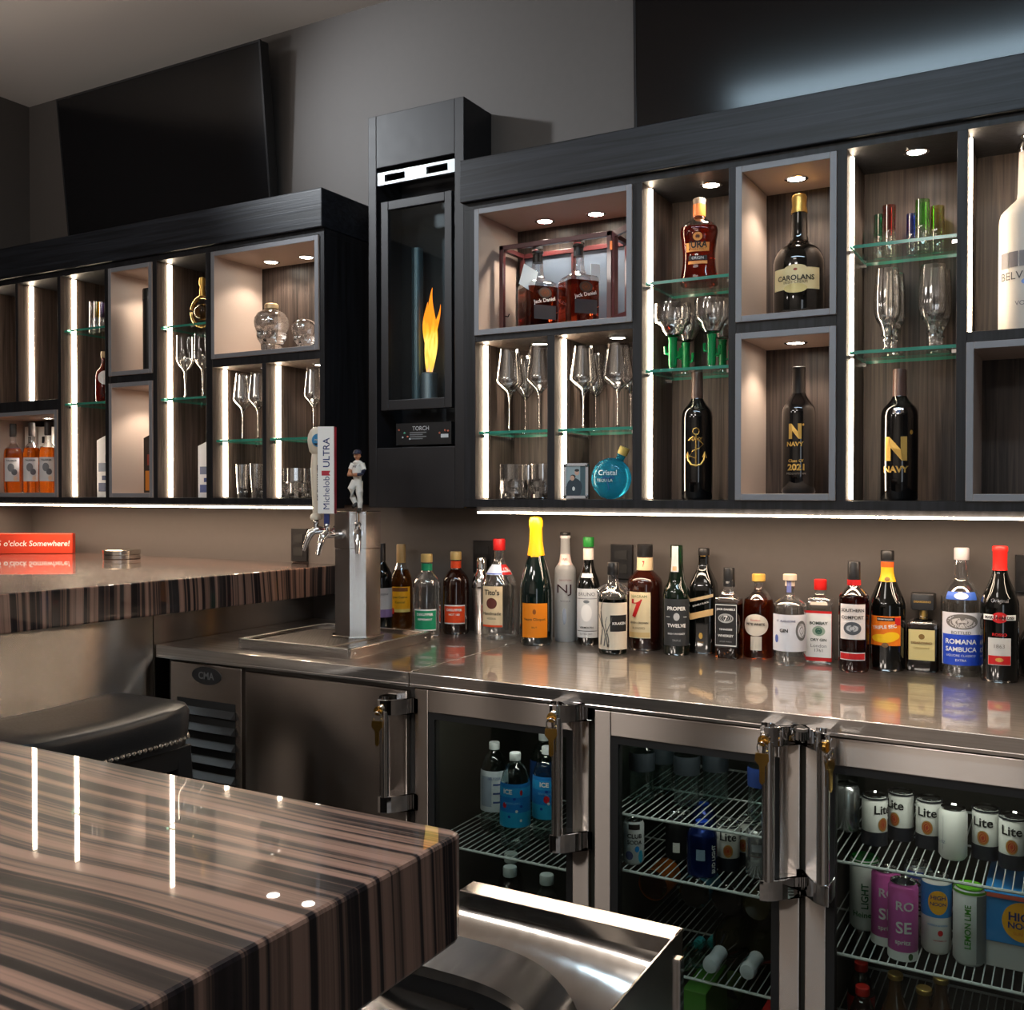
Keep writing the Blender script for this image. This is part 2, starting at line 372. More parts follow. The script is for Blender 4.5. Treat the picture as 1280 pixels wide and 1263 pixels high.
SHL = {'R1': 'green-edged glass shelf carrying three wine glasses above the crystal tumblers beside the fireplace',
       'R2': 'green-edged glass shelf carrying wine glasses above the photo frame and round blue bottle',
       'R3': 'upper green-edged glass shelf carrying the amber whisky with the orange label',
       'R4': 'green-edged glass shelf carrying the green cactus-stem glasses',
       'R5': 'green-edged glass shelf carrying the coloured shot glasses',
       'R6': 'green-edged glass shelf carrying the tall crystal beer goblets',
       'L1': 'glass shelf carrying two wine glasses above the two tall clear tumblers',
       'L2': 'glass shelf behind the tap handles carrying a wine glass above cut tumblers',
       'L3': 'glass shelf carrying the round gold decanter', 'L4': 'glass shelf carrying two cut crystal wine goblets above a white box',
       'L5': 'glass shelf carrying the yellow and clear shot glasses', 'L6': 'glass shelf carrying the red bottle with a white label'}
for k, (a, b, z) in list(R_SH.items()) + list(L_SH.items()):
    m = MB(); x0, x1, y0, y1 = a+.006, b-.001, YF+.012, YB-.004
    m.add([(x0,y0,z),(x1,y0,z),(x1,y1,z),(x0,y1,z),(x0,y0,z+GT),(x1,y0,z+GT),(x1,y1,z+GT),(x0,y1,z+GT)], [(0,3,2,1),(4,5,6,7)], 0)
    o = len(m.v)-8
    for f in ((0,1,5,4),(1,2,6,5),(2,3,7,6),(3,0,4,7)): m.f.append([o+i for i in f]); m.m.append(1); m.sm.append(False)
    tag(m.build('glass_shelf', [SHELFG, SHELFE]), SHL[k], 'shelf', 'glass shelves in the display cabinets')

# ------------------------------------------------------------------ torch fireplace
YT = 2.612
tx0, tx1, tz0, tz1 = -2.008, -1.642, 1.333, 2.596
t = thing('gas_torch_fireplace', 'tall black wall fireplace with one flame behind narrow glass, between the two display cabinets', 'fireplace', ((tx0+tx1)/2, YW-.001, tz0))
ox0, ox1 = xat(471, YT), xat(568.5, YT)
oz0, oz1 = zat(520, 559, YT), zat(480, 209, YT)
m = MB().box(tx0, ox0, YT, YW-.002, tz0, tz1).box(ox1, tx1, YT, YW-.002, tz0, tz1).box(ox0, ox1, YT, YW-.002, tz0, oz0).box(ox0, ox1, YT, YW-.002, oz1, tz1)
m.box(ox0, ox1, YW-.03, YW-.002, oz0, oz1)
bw(m, 'casing', BLACKM, t, .002)
gz0, gz1 = zat(520, 223, YT), zat(520, 207, YT)
m = MB(); gy = YT+.004
gw = ox1-ox0; sl = (gz1-gz0)*.28; zc = (gz0+gz1)/2
for a, b, c, d in ((0,1,gz0,zc-sl),(0,1,zc+sl,gz1),(0,.10,zc-sl,zc+sl),(.36,.64,zc-sl,zc+sl),(.90,1,zc-sl,zc+sl)):
    m.box(ox0+gw*a+.002, ox0+gw*b-(.002 if b == 1 else 0), gy, gy+.012, c, d)
bw(m, 'vent_bar', pm('galvanised_steel', (.36,.385,.39), .42, .8), t, label='silver slotted vent bar')
dx0, dx1 = xat(478, YT+.02), xat(566.5, YT+.02)
dz0, dz1 = zat(520, 512, YT+.02), zat(520, 246.5, YT+.02)
ix0, ix1 = xat(487.5, YT+.02), xat(557.5, YT+.02)
iz0, iz1 = zat(520, 499, YT+.02), zat(520, 258, YT+.02)
m = MB(); y0, y1 = YT+.012, YT+.03
m.box(dx0, ix0, y0, y1, dz0, dz1).box(ix1, dx1, y0, y1, dz0, dz1).box(ix0, ix1, y0, y1, dz0, iz0).box(ix0, ix1, y0, y1, iz1, dz1)
dr = bw(m, 'door_frame', BLACKM, t, .002)
bw(MB().box(ix0, ix1, y0+.006, y0+.009, iz0, iz1), 'glass_pane', thin('fire_glass', (.86,.93,.95), .015, .22, .10), dr)
fx, fy = xat(537, 2.69), 2.69
bz = zat(537, 466, 2.69)
bw(MB().lathe([(.026,iz0-.02),(.026,bz-.004),(.022,bz),(.016,bz),(.016,bz-.02)], 0, 20, (fx,fy,0), cap1=False), 'burner', pm('burner_steel', (.28,.28,.29), .4, .8), t)
# outer flue glass and its clamp post
tx = xat(519, 2.70)
bw(MB().lathe([(.020,iz0-.02),(.020,zat(519,310,2.70))], 0, 20, (tx,2.715,0)), 'flue_post', pm('flue_glass', srgb(84,98,104), .25, .4), t)
# flame: twisted tongues
def flame(m, cx, cy, z0, h, r, tw, lean, ph, nseg=10):
    rings = []
    for i in range(25):
        s = i/24
        rad = r*(sin(pi*min(1, s*.80+.12))**1.1)*(1-s)**.42 + .0004
        a = tw*s + ph
        ccx = cx + lean*s*s + .010*sin(5*s+ph)*s; ccy = cy + .006*sin(4*s+1+ph)*s
        rings.append([(ccx + rad*cos(2*pi*k/nseg)*cos(a) - .45*rad*sin(2*pi*k/nseg)*sin(a), ccy + rad*cos(2*pi*k/nseg)*sin(a) + .45*rad*sin(2*pi*k/nseg)*cos(a), z0+h*s) for k in range(nseg)])
    m.loft(rings, 0)
def flame_mat():
    m_, nt, out = newmat('flame'); e = nt.nodes.new('ShaderNodeEmission'); L = nt.links.new
    t_ = nt.nodes.new('ShaderNodeTexCoord'); s_ = nt.nodes.new('ShaderNodeSeparateXYZ'); L(t_.outputs['Generated'], s_.inputs[0])
    n_ = nt.nodes.new('ShaderNodeTexNoise'); n_.inputs['Scale'].default_value = 4; L(t_.outputs['Generated'], n_.inputs[0])
    a_ = nt.nodes.new('ShaderNodeMath'); a_.operation = 'MULTIPLY_ADD'; a_.inputs[1].default_value = .7; L(n_.outputs[0], a_.inputs[0]); L(s_.outputs['Z'], a_.inputs[2])
    r_ = nt.nodes.new('ShaderNodeValToRGB'); el = r_.color_ramp.elements
    el[0].position = .25; el[0].color = (.55,.30,.28,1); el[1].position = 1.25/1.0 if False else 1; el[1].color = (1,.22,.01,1)
    q = el.new(.42); q.color = (1,.42,.05,1); q = el.new(.62); q.color = (1,.62,.12,1); q = el.new(.8); q.color = (1,.36,.02,1)
    L(a_.outputs[0], r_.inputs[0]); L(r_.outputs[0], e.inputs[0]); e.inputs[1].default_value = 1.5
    L(e.outputs[0], out.inputs[0]); return m_
FL = flame_mat()
fz = zat(540, 468, 2.69); ft = zat(540, 360, 2.69)
m = MB()
flame(m, fx, fy, fz, (ft-fz), .026, 1.2, .024, .2)
flame(m, fx-.004, fy+.004, fz+.03, (ft-fz)*.74, .018, -1.4, -.014, 2.0)
flame(m, fx+.010, fy-.004, fz+.05, (ft-fz)*.62, .016, 1.0, .030, 4.0)
bw(m, 'flame', FL, t, label='orange twisting gas flame')
# control tray
cz0, cz1 = zat(520, 557, YT), zat(520, 520, YT)
cx0, cx1 = xat(493, YT+.02), xat(562, YT+.02)
m = MB().box(cx0, cx1, YT+.03, YT+.10, cz0+.004, cz1-.02)
q = lambda u, v: (u, YT+.0294, v)
cw, cc = cx1-cx0, (cx0+cx1)/2; ch = cz1-cz0
m.text('TORCH', q, 1, w=cw*.30, c=(cc-.01, cz0+ch*.60))
for i in range(4): m.box(cc-.052, cc+(-.002 if i % 2 else .012), YT+.0292, YT+.0298, cz0+ch*(.44-.07*i), cz0+ch*(.44-.07*i)+.0032, 2)
for u, v, k in ((.06,.56,3),(.16,.45,4),(.13,.30,1),(.22,.32,3),(.26,.24,1),(.80,.42,3),(.90,.50,3),(.95,.48,3)):
    m.ball((cx0+cw*u, YT+.028, cz0+ch*v), .0034, k, 8)
m.box(cx0+cw*.82, cx0+cw*.95, YT+.0285, YT+.0295, cz0+ch*.26, cz0+ch*.38, 1)
bw(m, 'control_panel', [BLACK, col(205,210,214), col(120,124,128), col(214,120,96), col(110,190,160)], t, label='black control panel with small coloured dots and white lettering')

# ------------------------------------------------------------------ TVs
def k_(px, py): d = ray(px, py); return d.x/d.y
# corner TV, tilted down
yb = 2.72
bl = atY(88, 295, yb); br = atY(341, 247, yb)
ytop_l = yb*k_(88,295)/k_(73,127); tl = atY(73, 127, ytop_l)
ytop_r = yb*k_(341,247)/k_(328,49); tr = atY(328, 49, ytop_r)
vx = (br-bl); vx.z = 0; wid = vx.length
ang = atan2((yb-(ytop_l+ytop_r)/2), ((tl.z+tr.z)/2-(bl.z+br.z)/2))
def tv(name, label, c_bot, width, height, tilt, cat='television'):
    t = thing(name, label, cat, (c_bot.x, c_bot.y, c_bot.z))
    def T(p):
        x, y, z = p
        return (x, y*cos(tilt) - z*sin(tilt), z*cos(tilt) + y*sin(tilt))
    def tb(m): m.v = [T(p) for p in m.v]; return m
    w = width/2
    tb(MB().box(-w, w, .004, .045, 0, height)).build('housing', BLACK, t, .004)
    s = tb(MB().box(-w+.008, w-.008, .0015, .0045, .014, height-.008)).build('screen', SCREEN, t)
    f = MB().box(-w, -w+.008, 0, .006, 0, height).box(w-.008, w, 0, .006, 0, height).box(-w+.008, w-.008, 0, .006, height-.008, height).box(-w+.008, w-.008, 0, .006, 0, .014)
    tb(f).build('bezel', pm('tv_bezel', (.02,.02,.022), .18), t)
    b = MB().box(-.12, .12, .045, .06, height*.45-.12, height*.45+.12).box(-.03, .03, .055, max(.07, YW-c_bot.y+height*.45*sin(tilt)-.012), height*.45-.03, height*.45+.03)
    tb(b).build('wall_bracket', BLACK, t)
    return t
H1 = sqrt(((tl.z+tr.z)/2-(bl.z+br.z)/2)**2 + (yb-(ytop_l+ytop_r)/2)**2)
cb = (bl+br)/2
drop = .10
# continue the panel a little lower, hidden behind the crown
tb1 = tv('wall_tv', 'large dark TV tilted down above the long cabinet, beside the ceiling corner', Vector((cb.x, yb-.012+drop*sin(ang), (bl.z+br.z)/2-drop*cos(ang))), wid, H1+drop, ang)
x2 = xat(795.5, 2.735)
tb2 = tv('wall_tv', 'large dark TV mounted flat on the wall above the cabinet of coloured shot glasses', Vector((x2+.625, 2.715, 2.335)), 1.25, .705, radians(1.5))
t = thing('linear_ceiling_light', 'assumed long cool white linear light fixed under the ceiling above the bar', 'light', (-.35, 1.0, ZC))  # assumed light, out of view, mirrored as a pale band in the TV
bw(MB().box(-1.35, .65, .90, 1.10, ZC-.03, ZC-.001), 'housing', pm('white_metal', srgb(200,200,200), .5), t)
bw(MB().box(-1.33, .63, .92, 1.08, ZC-.034, ZC-.0302), 'diffuser', emat('cool_diffuser', (.62,.84,1), 21), t)
print('TV1', cb, wid, H1, math.degrees(ang), 'TV2', x2)
# ------------------------------------------------------------------ under-counter units
CT = .93                                   # counter top height
YD = 2.075                                 # door front plane
S1 = -1.462
def handle(door, x, side, ztop, zbot):
    """vertical pull with two wrap-around chrome brackets, on the stile at x; side +1: bracket runs to +x"""
    y = YD-.052
    h = bw(MB().tube([(x,y,zbot+.012),(x,y,ztop-.035)], .0128, 0, 16), 'handle', pm('satin_bar', (.80,.77,.75), .20, 1), door)
    for z0, hh in ((zbot-.028, .042), (ztop-.045, .040)):
        out = []
        for i in range(9):
            a = i/8
            out.append((x - side*.014 + side*.066*a, y-.013 + (YD-.001-y+.013)*(a**2.2)))
        inn = [(x + side*.066, YD-.001), (x - side*.014, YD-.001)]
        m = MB().prism(out + inn, 'z', z0, z0+hh)
        bw(m, 'handle_bracket', CHROME, h, .0015)
    m = MB().tube([(x-side*.004,y-.016,ztop-.03),(x-side*.004,y+.01,ztop-.022)], .011, 0, 14).tube([(x,y,ztop-.03),(x,y,ztop+.004)], .008, 0, 12).box(x-.014, x+.014, y-.004, YD-.001, ztop-.006, ztop+.003)
    bw(m, 'door_lock', CHROME, h)
    return (x-side*.004, y-.018, ztop-.030)
def key(p, label, tilt):
    x, y, z = p; K_ = 1.45
    t = thing('door_key', label, 'key', (x, y, z), tilt, 'brass keys hanging in the cooler locks')
    m = MB().lathe([(.0078,-.002),(.0078,.002)], 0, 14)
    m.v = [(a, c-.004, b) for a, b, c in m.v]
    m.box(-.0012, .0012, -.008, .002, -.006, .006)
    m.v = [(a_*K_, b_*K_, c_*K_) for a_, b_, c_ in m.v]; m.build('inserted_key', BRASS, t)
    r = MB(); pts = [(.012*sin(2*pi*i/16)*.6, -.009+.004*cos(2*pi*i/16), -.010-.010*cos(2*pi*i/16)) for i in range(17)]
    r.tube(pts, .0011, 0, 6); r.v = [(a_*K_, b_*K_, c_*K_) for a_, b_, c_ in r.v]; r.build('key_ring', CHROME, t)
    m = MB().prism([(-.009,-.016),(.009,-.016),(.010,-.026),(.004,-.034),(.004,-.056),(0,-.060),(-.0035,-.056),(-.0035,-.034),(-.010,-.026)], 'y', -.0115, -.0095)
    m.v = [(a_*K_, b_*K_, c_*K_) for a_, b_, c_ in m.v]; m.build('spare_key', BRASS, t)
# --- beer dispenser with the louvre panel and solid door
XU0 = -2.378
u1 = thing('beer_dispenser_cabinet', 'steel under-counter beer dispenser with louvred vent panel and a solid door', 'cooler', ((XU0+S1)/2, 2.4, 0))
bw(MB().box(-2.35, S1-.002, 2.092, 2.76, .0, .895), 'body', pm('dark_steel_body', (.09,.085,.08), .4, .7), u1)
m = MB().box(XU0, S1-.0015, 2.064, YW-.003, .901, CT).box(XU0, S1-.0015, 2.064, 2.074, .893, .901)
bw(m, 'worktop', STEEL_B, u1, .0015)
vx0, vx1 = -2.328, -2.045
m = MB().box(vx0, vx1, YD, 2.091, .10, .884)
vent = bw(m, 'vent_panel', STEEL_V, u1, .002)
m = MB(); q = lambda u, v: (u, YD-.0025, v)
cx, cz = xat(258.5, YD, 845), zat(258.5, 845, YD)
el = [(cx+.058*cos(2*pi*i/32), cz+.026*sin(2*pi*i/32)) for i in range(32)]
m.prism(el, 'y', YD-.002, YD-.0003); m.text('CMA', q, 1, w=.062, c=(cx, cz), bold=.02)
m.ball((xat(258, YD, 829), YD-.001, zat(258, 829, YD)), .003, 1, 8)
bw(m, 'badge', [BLACK, pm('badge_grey', (.10,.10,.10), .4)], vent, label='black oval badge')
m = MB(); 
for i in range(8):
    z = .772 - .046*i
    sx0, sx1 = -2.300, -2.068
    m.box(sx0, sx1, YD-.0012, YD-.0004, z-.030, z+.010, 1)
    m.add([(sx0,YD-.0015,z-.012),(sx1,YD-.0015,z-.012),(sx1,YD-.018,z-.030),(sx0,YD-.018,z-.030),(sx0,YD-.0015,z-.036),(sx1,YD-.0015,z-.036)], [(0,1,2,3),(3,2,5,4),(0,3,4),(1,5,2)], 0)
bw(m, 'louvre', [pm('louvre_steel', (.075,.07,.068), .34, .85), GASKET], vent)
d1 = bw(MB().box(-2.031, -1.476, YD, 2.091, .10, .879), 'door', STEEL_V, u1, .003)
zt, zb_ = zat(484, 872, YD-.05), zat(484, 1002, YD-.05)
k1 = handle(d1, xat(481, YD-.05), 1, zt, zb_)

# --- three-door glass cooler
u2 = thing('back_bar_cooler', 'long steel back bar cooler with three glass doors full of drinks', 'cooler', (-.7, 2.4, 0))
XC1 = .50
m = MB().box(S1+.0015, XC1, 2.064, YW-.003, .901, CT).box(S1+.0015, XC1, 2.064, 2.074, .893, .901)
bw(m, 'worktop', STEEL_B, u2, .0015)
CAV = pm('cooler_lining', srgb(58,58,52), .4, .3)
DIV = [S1+.004, -.9605, -.4855, -.012, XC1]
YBK = 2.62
for i, (a, b) in enumerate(zip(DIV[:-1], DIV[1:])):
    pass
m = MB().box(S1+.002, XC1, 2.092, 2.76, 0, .10).box(S1+.002, XC1, 2.092, 2.76, .865, .899).box(S1+.002, XC1, YBK, 2.76, .10, .865)
for x in DIV: 
    w = .010
    m.box(max(x-w, S1+.002), min(x+w, XC1), 2.092, YBK, .10, .865)
bw(m, 'body', CAV, u2)
bw(MB().box(S1+.004, XC1, 2.10, 2.11, 0.004, .095), 'toe_kick', GASKET, u2)
DOORS = [(-1.452,-.968,1,697,878,1050), (-.954,-.491,1,962,905,1108), (-.480,-.018,-1,1031,912,1113), (-.005,.492,1,None,0,0)]
keys = []
for x0, x1, side, hp, hy0, hy1 in DOORS:
    s0, s1 = (.040, .042) if side > 0 else (.042, .040)
    top = .056; y0, y1 = YD, 2.091
    m = MB().box(x0, x0+s0, y0, y1, .10, .888).box(x1-s1, x1, y0, y1, .10, .888).box(x0+s0, x1-s1, y0, y1, .888-top, .888).box(x0+s0, x1-s1, y0, y1, .10, .15)
    d = bw(m, 'door', STEEL_V, u2, .002)
    g = .017; a, b, c, e = x0+s0, x1-s1, .15, .888-top
    m = MB().box(a, a+g, y0+.003, y1+.012, c, e).box(b-g, b, y0+.003, y1+.012, c, e).box(a+g, b-g, y0+.003, y1+.012, c, c+g).box(a+g, b-g, y0+.003, y1+.012, e-g, e)
    bw(m, 'gasket', GASKET, d, label='black rubber seal')
    bw(MB().box(a+g, b-g, y0+.006, y0+.010, c+g, e-g), 'glass_pane', DOORG, d)
    if hp:
        zt, zb_ = zat(hp, hy0, YD-.05), zat(hp, hy1, YD-.05)
        keys.append(handle(d, xat(hp, YD-.05), side, zt, zb_))
SHLV = {}
def wire_shelf(key_, i, z):
    a, b = DIV[i]+.014, DIV[i+1]-.014
    m = MB().tube([(a,2.125,z-.0036),(b,2.125,z-.0036)], .0032, 0, 6).tube([(a,2.60,z-.003),(b,2.60,z-.003)], .003, 0, 6).tube([(a,2.36,z-.0045),(b,2.36,z-.0045)], .0025, 0, 5)
    n = 26
    for k in range(n):
        x = a + .006 + (b-a-.012)*k/(n-1)
        m.tube([(x,2.122,z-.0015),(x,2.602,z-.0015)], .0014, 0, 5)
    bw(m, 'wire_shelf', pm('white_coated_wire', (.62,.66,.64), .3), u2)
    SHLV[key_] = z
wire_shelf('a', 0, .488); wire_shelf('a2', 0, .19)
wire_shelf('b1', 1, .646); wire_shelf('b2', 1, .516); wire_shelf('b3', 1, .304)
wire_shelf('c1', 2, .624); wire_shelf('c2', 2, .432); wire_shelf('c3', 2, .20)
key(k1, 'brass key hanging in the lock of the solid steel door', .3)
key(keys[0], 'brass key hanging in the lock of the door with blue soda bottles', .35)
key(keys[1], 'brass key hanging in the lock of the middle glass door', 0)
key(keys[2], 'brass key hanging edge-on in the lock of the door with pink cans', 1.3)

# ------------------------------------------------------------------ drip tray and beer tower
tx0_, tx1_, ty0, ty1 = -2.115, -1.704, 2.135, 2.522
tr_ = thing('drip_tray', 'steel drip tray with perforated grate under the beer tower', 'tray', ((tx0_+tx1_)/2, (ty0+ty1)/2, CT))
m = MB(); w = .010
m.box(tx0_, tx0_+w, ty0, ty1, CT+.0005, .958).box(tx1_-w, tx1_, ty0, ty1, CT+.0005, .958).box(tx0_+w, tx1_-w, ty0, ty0+w, CT+.0005, .958).box(tx0_+w, tx1_-w, ty1-w, ty1, CT+.0005, .958).box(tx0_+w, tx1_-w, ty0+w, ty1-w, CT+.0005, CT+.010)
for x in (tx1_+.0005,):
    for y in (ty0+.02, ty1-.03): m.ball((x, y, .945), .003, 0, 8)
bw(m, 'basin', pm('tray_steel_dimmed', (.44,.41,.385), .2, 1), tr_, .001)  # steel darkened for the dim room its walls would reflect
bw(MB().box(tx0_+w, tx1_-w, ty0+w, ty1-w, CT+.0102, CT+.0108), 'well', GASKET, tr_, label='black sheet for the shade under the grate')  # black sheet stands in for the shade inside the steel basin
m = MB(); e_ = .0016
for q_ in ((tx0_,tx1_,ty0,ty0+.008),(tx0_,tx1_,ty1-.008,ty1),(tx0_,tx0_+.008,ty0,ty1),(tx1_-.008,tx1_,ty0,ty1)): m.box(q_[0],q_[1],q_[2],q_[3],.9582,.9598)
bw(m, 'rolled_rim', pm('rim_steel_highlight', (.85,.82,.78), .3, 1), tr_)  # paler steel puts the rim's highlight into the color
m = MB(); gx0, gx1, gy0, gy1 = tx0_+.035, tx1_-.11, ty0+.03, ty1-.09
n = 26
for i in range(n+1):
    x = gx0 + (gx1-gx0)*i/n; m.box(x-.0020, x+.0020, gy0, gy1, .949, .953)
for i in range(19):
    y = gy0 + (gy1-gy0)*i/18; m.box(gx0, gx1, y-.0026, y+.0026, .9485, .9525)
bw(m, 'grate', pm('grate_steel', (.60,.57,.54), .28, 1), tr_)
m = MB().box(tx0_+w, gx0, ty0+w, ty1-w, .944, .950).box(gx1, tx1_-w, ty0+w, ty1-w, .944, .950).box(gx0, gx1, ty0+w, gy0, .944, .950).box(gx0, gx1, gy1, ty1-w, .944, .950)
bw(m, 'grate_surround', STEEL, tr_)
TB = .9546
tc = Vector((-1.877, 2.387, 0))
face = atan2(-tc.x, tc.y)                                          # turn that points local -Y to the camera
tw = thing('beer_tower', 'square steel beer tower with three chrome taps and tall tap handles', 'beer tower', (tc.x, tc.y, TB), face)
R_ = .0665; ch_ = .0235
octo = [(-ch_,-R_),(ch_,-R_),(R_,-ch_),(R_,ch_),(ch_,R_),(-ch_,R_),(-R_,ch_),(-R_,-ch_)]
ZH = 1.216-TB; ZTOP = 1.326-TB
sc_ = lambda k: [(x*k, y*k) for x, y in octo]
MB().prism(sc_(1.0), 'z', .0, ZH).prism(sc_(1.14), 'z', -.001, .004).build('column', STEEL_V, tw, .0015)
MB().prism(sc_(1.02), 'z', ZH+.001, ZTOP-.006).prism(sc_(1.03), 'z', ZTOP-.006, ZTOP).build('column_head', STEEL_V, tw, .0015)
zf = (1.263-TB)
def faucet(ang, z, L):
    """ang: direction in the tower's own plane, 0 = straight to the front, positive = towards -X side"""
    d = Vector((-sin(ang), -cos(ang), 0)); rb = R_*.97
    P = lambda r, zz: tuple(d*r + Vector((0,0,zz)))
    m = MB().tube([P(rb,z),P(rb+.008,z)], .014, 0, 16).tube([P(rb+.006,z),P(rb+L*.6,z)], .0065, 0, 12).tube([P(rb+L*.42,z),P(rb+L*.62,z)], .011, 0, 14)
    pts = [P(rb+L*.5,z+.002), P(rb+L*.72,z+.004), P(rb+L*.92,z-.006), P(rb+L*1.06,z-.030), P(rb+L*1.18,z-.058)]
    m.tube(pts, [.0105,.0120,.0110,.0085,.0065], 0, 12)
    m.tube([P(rb+L*.72,z),P(rb+L*.72,z+.022)], .0075, 0, 12).ball(P(rb+L*.72,z+.026), .0095, 0, 12)
    f = m.build('faucet', CHROME, tw)
    return f, Vector(P(rb+L*.72, z+.034))
f3, h3 = faucet(0, zf, .055); f2, h2 = faucet(radians(48), zf-.004, .075); f1, h1 = faucet(radians(88), zf+.004, .080)
# handle one: cream turned handle with a round blue medallion
CREAM = pm('cream_resin', srgb(222,214,196), .35)
m = MB().lathe([(.016,.0),(.018,.006),(.016,.014),(.010,.020),(.011,.045),(.0135,.10),(.0155,.150),(.0135,.185),(.012,.195)], 0, 20)
m.lathe([(.012,.195),(.020,.203),(.024,.22),(.026,.235),(.024,.252),(.017,.266),(.008,.274),(.001,.276)], 0, 8)
m.tube([(0,0,-.012),(0,0,.002)], .006, 2, 10)
ds = .0265
m.prism([(.020*cos(2*pi*i/24), .235+.020*sin(2*pi*i/24)) for i in range(24)], 'y', -ds, -ds+.004, 1)
qq = lambda u, v: (u, -ds-.0008, v)
m.text('MOON', qq, 0, w=.026, c=(0,.236)); m.prism([(-.016,.226),(.016,.226),(.010,.221),(-.010,.221)], 'y', -ds-.001, -ds, 3)
qs = lambda u, v: (u, -.0160, v)
m.text('BELGIAN WHITE', qs, 3, w=.105, c=(.003,.11), rot=pi/2, bold=.03)
o = m.build('tap_handle', [CREAM, col(62,140,190), CHROME, INK], f1, label='cream tap handle with a round blue medallion'); o.location = h1; o.rotation_euler = (0,0,.35)
# handle two: white slab with a red edge
m = MB().box(-.024, .024, -.011, .008, .028, .280, 0).box(-.024, .024, .008, .0145, .028, .280, 1).box(-.0075, .0075, -.005, .005, -.010, .028, 2)
m.box(.024, .0246, -.011, .0145, .028, .280, 1); m.box(.0246, .0249, -.011, -.007, .028, .280, 0)
q2 = lambda u, v: (u, -.0116, v)
m.text('ULTRA', q2, 2, w=.085, h=None, c=(.002,.205), rot=pi/2, bold=.01)
m.text('Michelob', q2, 2, w=.095, c=(.002,.088), rot=pi/2)
m.prism([(-.012,.138),(.014,.138),(.010,.144),(.014,.152),(-.012,.152)], 'y', -.0118, -.0111, 1)
o = m.build('tap_handle', [WHITE, col(176,30,52), col(28,44,104)], f2, label='white slab tap handle with red edge and blue lettering'); o.location = h2; o.rotation_euler = (0,0,-.28)
# handle three: batter figurine
def limb(m, pts, rr, mi): m.tube([Vector(p) for p in pts], rr, mi, 10)
o3 = bw(MB().tube([(0,0,-.012),(0,0,.030)], .0045, 0, 10).lathe([(.010,-.012),(.011,-.006),(.006,.0)], 0, 12), 'tap_handle', CHROME, None, label='tap handle topped by a small baseball player figurine'); o3.parent = f3; o3.location = h3; o3.rotation_euler = (0,0,-.45)
UNI = pm('cream_uniform', srgb(222,220,214), .6); NAVY = col(24,30,58)
m = MB()
limb(m, [(.004,0,.118),(.006,0,.088),(.007,.002,.058),(.006,.003,.034)], [.0120,.0110,.0085,.0062], 0)
limb(m, [(-.006,-.002,.118),(-.016,-.008,.096),(-.015,-.002,.072),(-.008,.004,.050)], [.0115,.0108,.0085,.0060], 0)
limb(m, [(0,0,.104),(0,0,.125)], [.0125,.0120], 0)
tro = m.build('trousers', UNI, o3)
m = MB(); limb(m, [(.006,.001,.040),(.006,0,.031),(.002,-.006,.029)], [.006,.0065,.005], 0); limb(m, [(-.008,.003,.056),(-.009,0,.046),(-.012,-.007,.043)], [.006,.0065,.005], 0)
m.build('shoes', BLACK, o3)
m = MB(); limb(m, [(0,0,.118),(0,0,.140),(0,.001,.158),(0,.001,.172),(0,.001,.178)], [.0125,.0150,.0170,.0150,.0075], 0)
limb(m, [(.014,.001,.168),(.021,-.002,.150)], [.0080,.0075], 0); limb(m, [(-.014,.001,.168),(-.020,-.004,.152)], [.0080,.0075], 0)
m.text('NY', lambda u, v: (u-.001, -.0165, v), 1, w=.012, c=(0,.160), bold=.03)
m.build('jersey', [UNI, NAVY], o3)
m = MB(); limb(m, [(.021,-.002,.150),(.020,-.013,.138),(.008,-.020,.136)], [.0058,.0052,.0046], 0); limb(m, [(-.020,-.004,.152),(-.018,-.016,.140),(-.008,-.021,.137)], [.0058,.0050,.0046], 1)
limb(m, [(.009,-.020,.136),(-.002,-.023,.136)], [.0058,.005], 1); limb(m, [(-.007,-.021,.137),(-.020,-.022,.136)], [.0056,.0048], 1)
m.build('arms', [NAVY, col(176,120,88)], o3)
m = MB(); m.ball((0,-.001,.192), .0108, 0, 14, .88, 1, 1.12); m.ball((0,-.0118,.190), .0020, 0, 8); m.tube([(0,0,.176),(0,0,.184)], .0055, 0, 10)
m.ball((.0098,0,.190), .0022, 0, 6); m.ball((-.0098,0,.190), .0022, 0, 6); m.box(-.003,.003,-.0118,-.0105,.1845,.1853,1)
for s in (-1,1): m.ball((s*.004,-.0098,.1935), .0012, 1, 6)
m.build('head', [col(182,124,92), INK], o3)
m = MB(); m.lathe([(.0112,.196),(.0116,.202),(.0085,.2075),(.002,.2095)], 0, 16); m.prism([(-.009,-.008),(.009,-.008),(.008,-.018),(0,-.021),(-.008,-.018)], 'z', .1965, .1985)
m.build('cap', NAVY, o3)

# ------------------------------------------------------------------ left bar, island, stool, ice bin
ZBAR = 1.128
bar = thing('bar_counter', 'raised glossy striped ebony bar along the wall under the long display cabinet', 'bar', (-2.9, 2.2, 0))
F0, F1_ = Vector((-2.240,2.735)), Vector((-2.400,.78))
out = [(F0.x,F0.y),(F1_.x,F1_.y),(XL+.004,.78),(XL+.004,YW-.004),(-2.2365,YW-.004)][::-1]
m = MB().prism(out, 'z', ZBAR-.100, ZBAR)
bw(m, 'bar_top', EBONY, bar, .004)
m = MB().box(-2.400, -2.382, .85, 2.058, 0, ZBAR-.101).box(-2.400, -2.382, 2.061, YW-.004, 0, ZBAR-.101)
bw(m, 'steel_panel', brushed('panel_steel', (.74,.68,.62), .24, .8, 0, (1.5,30,1.0)), bar, .001)
bw(MB().box(XL+.3, -2.402, .95, YW-.02, 0, ZBAR-.101), 'base', WOOD_V, bar)

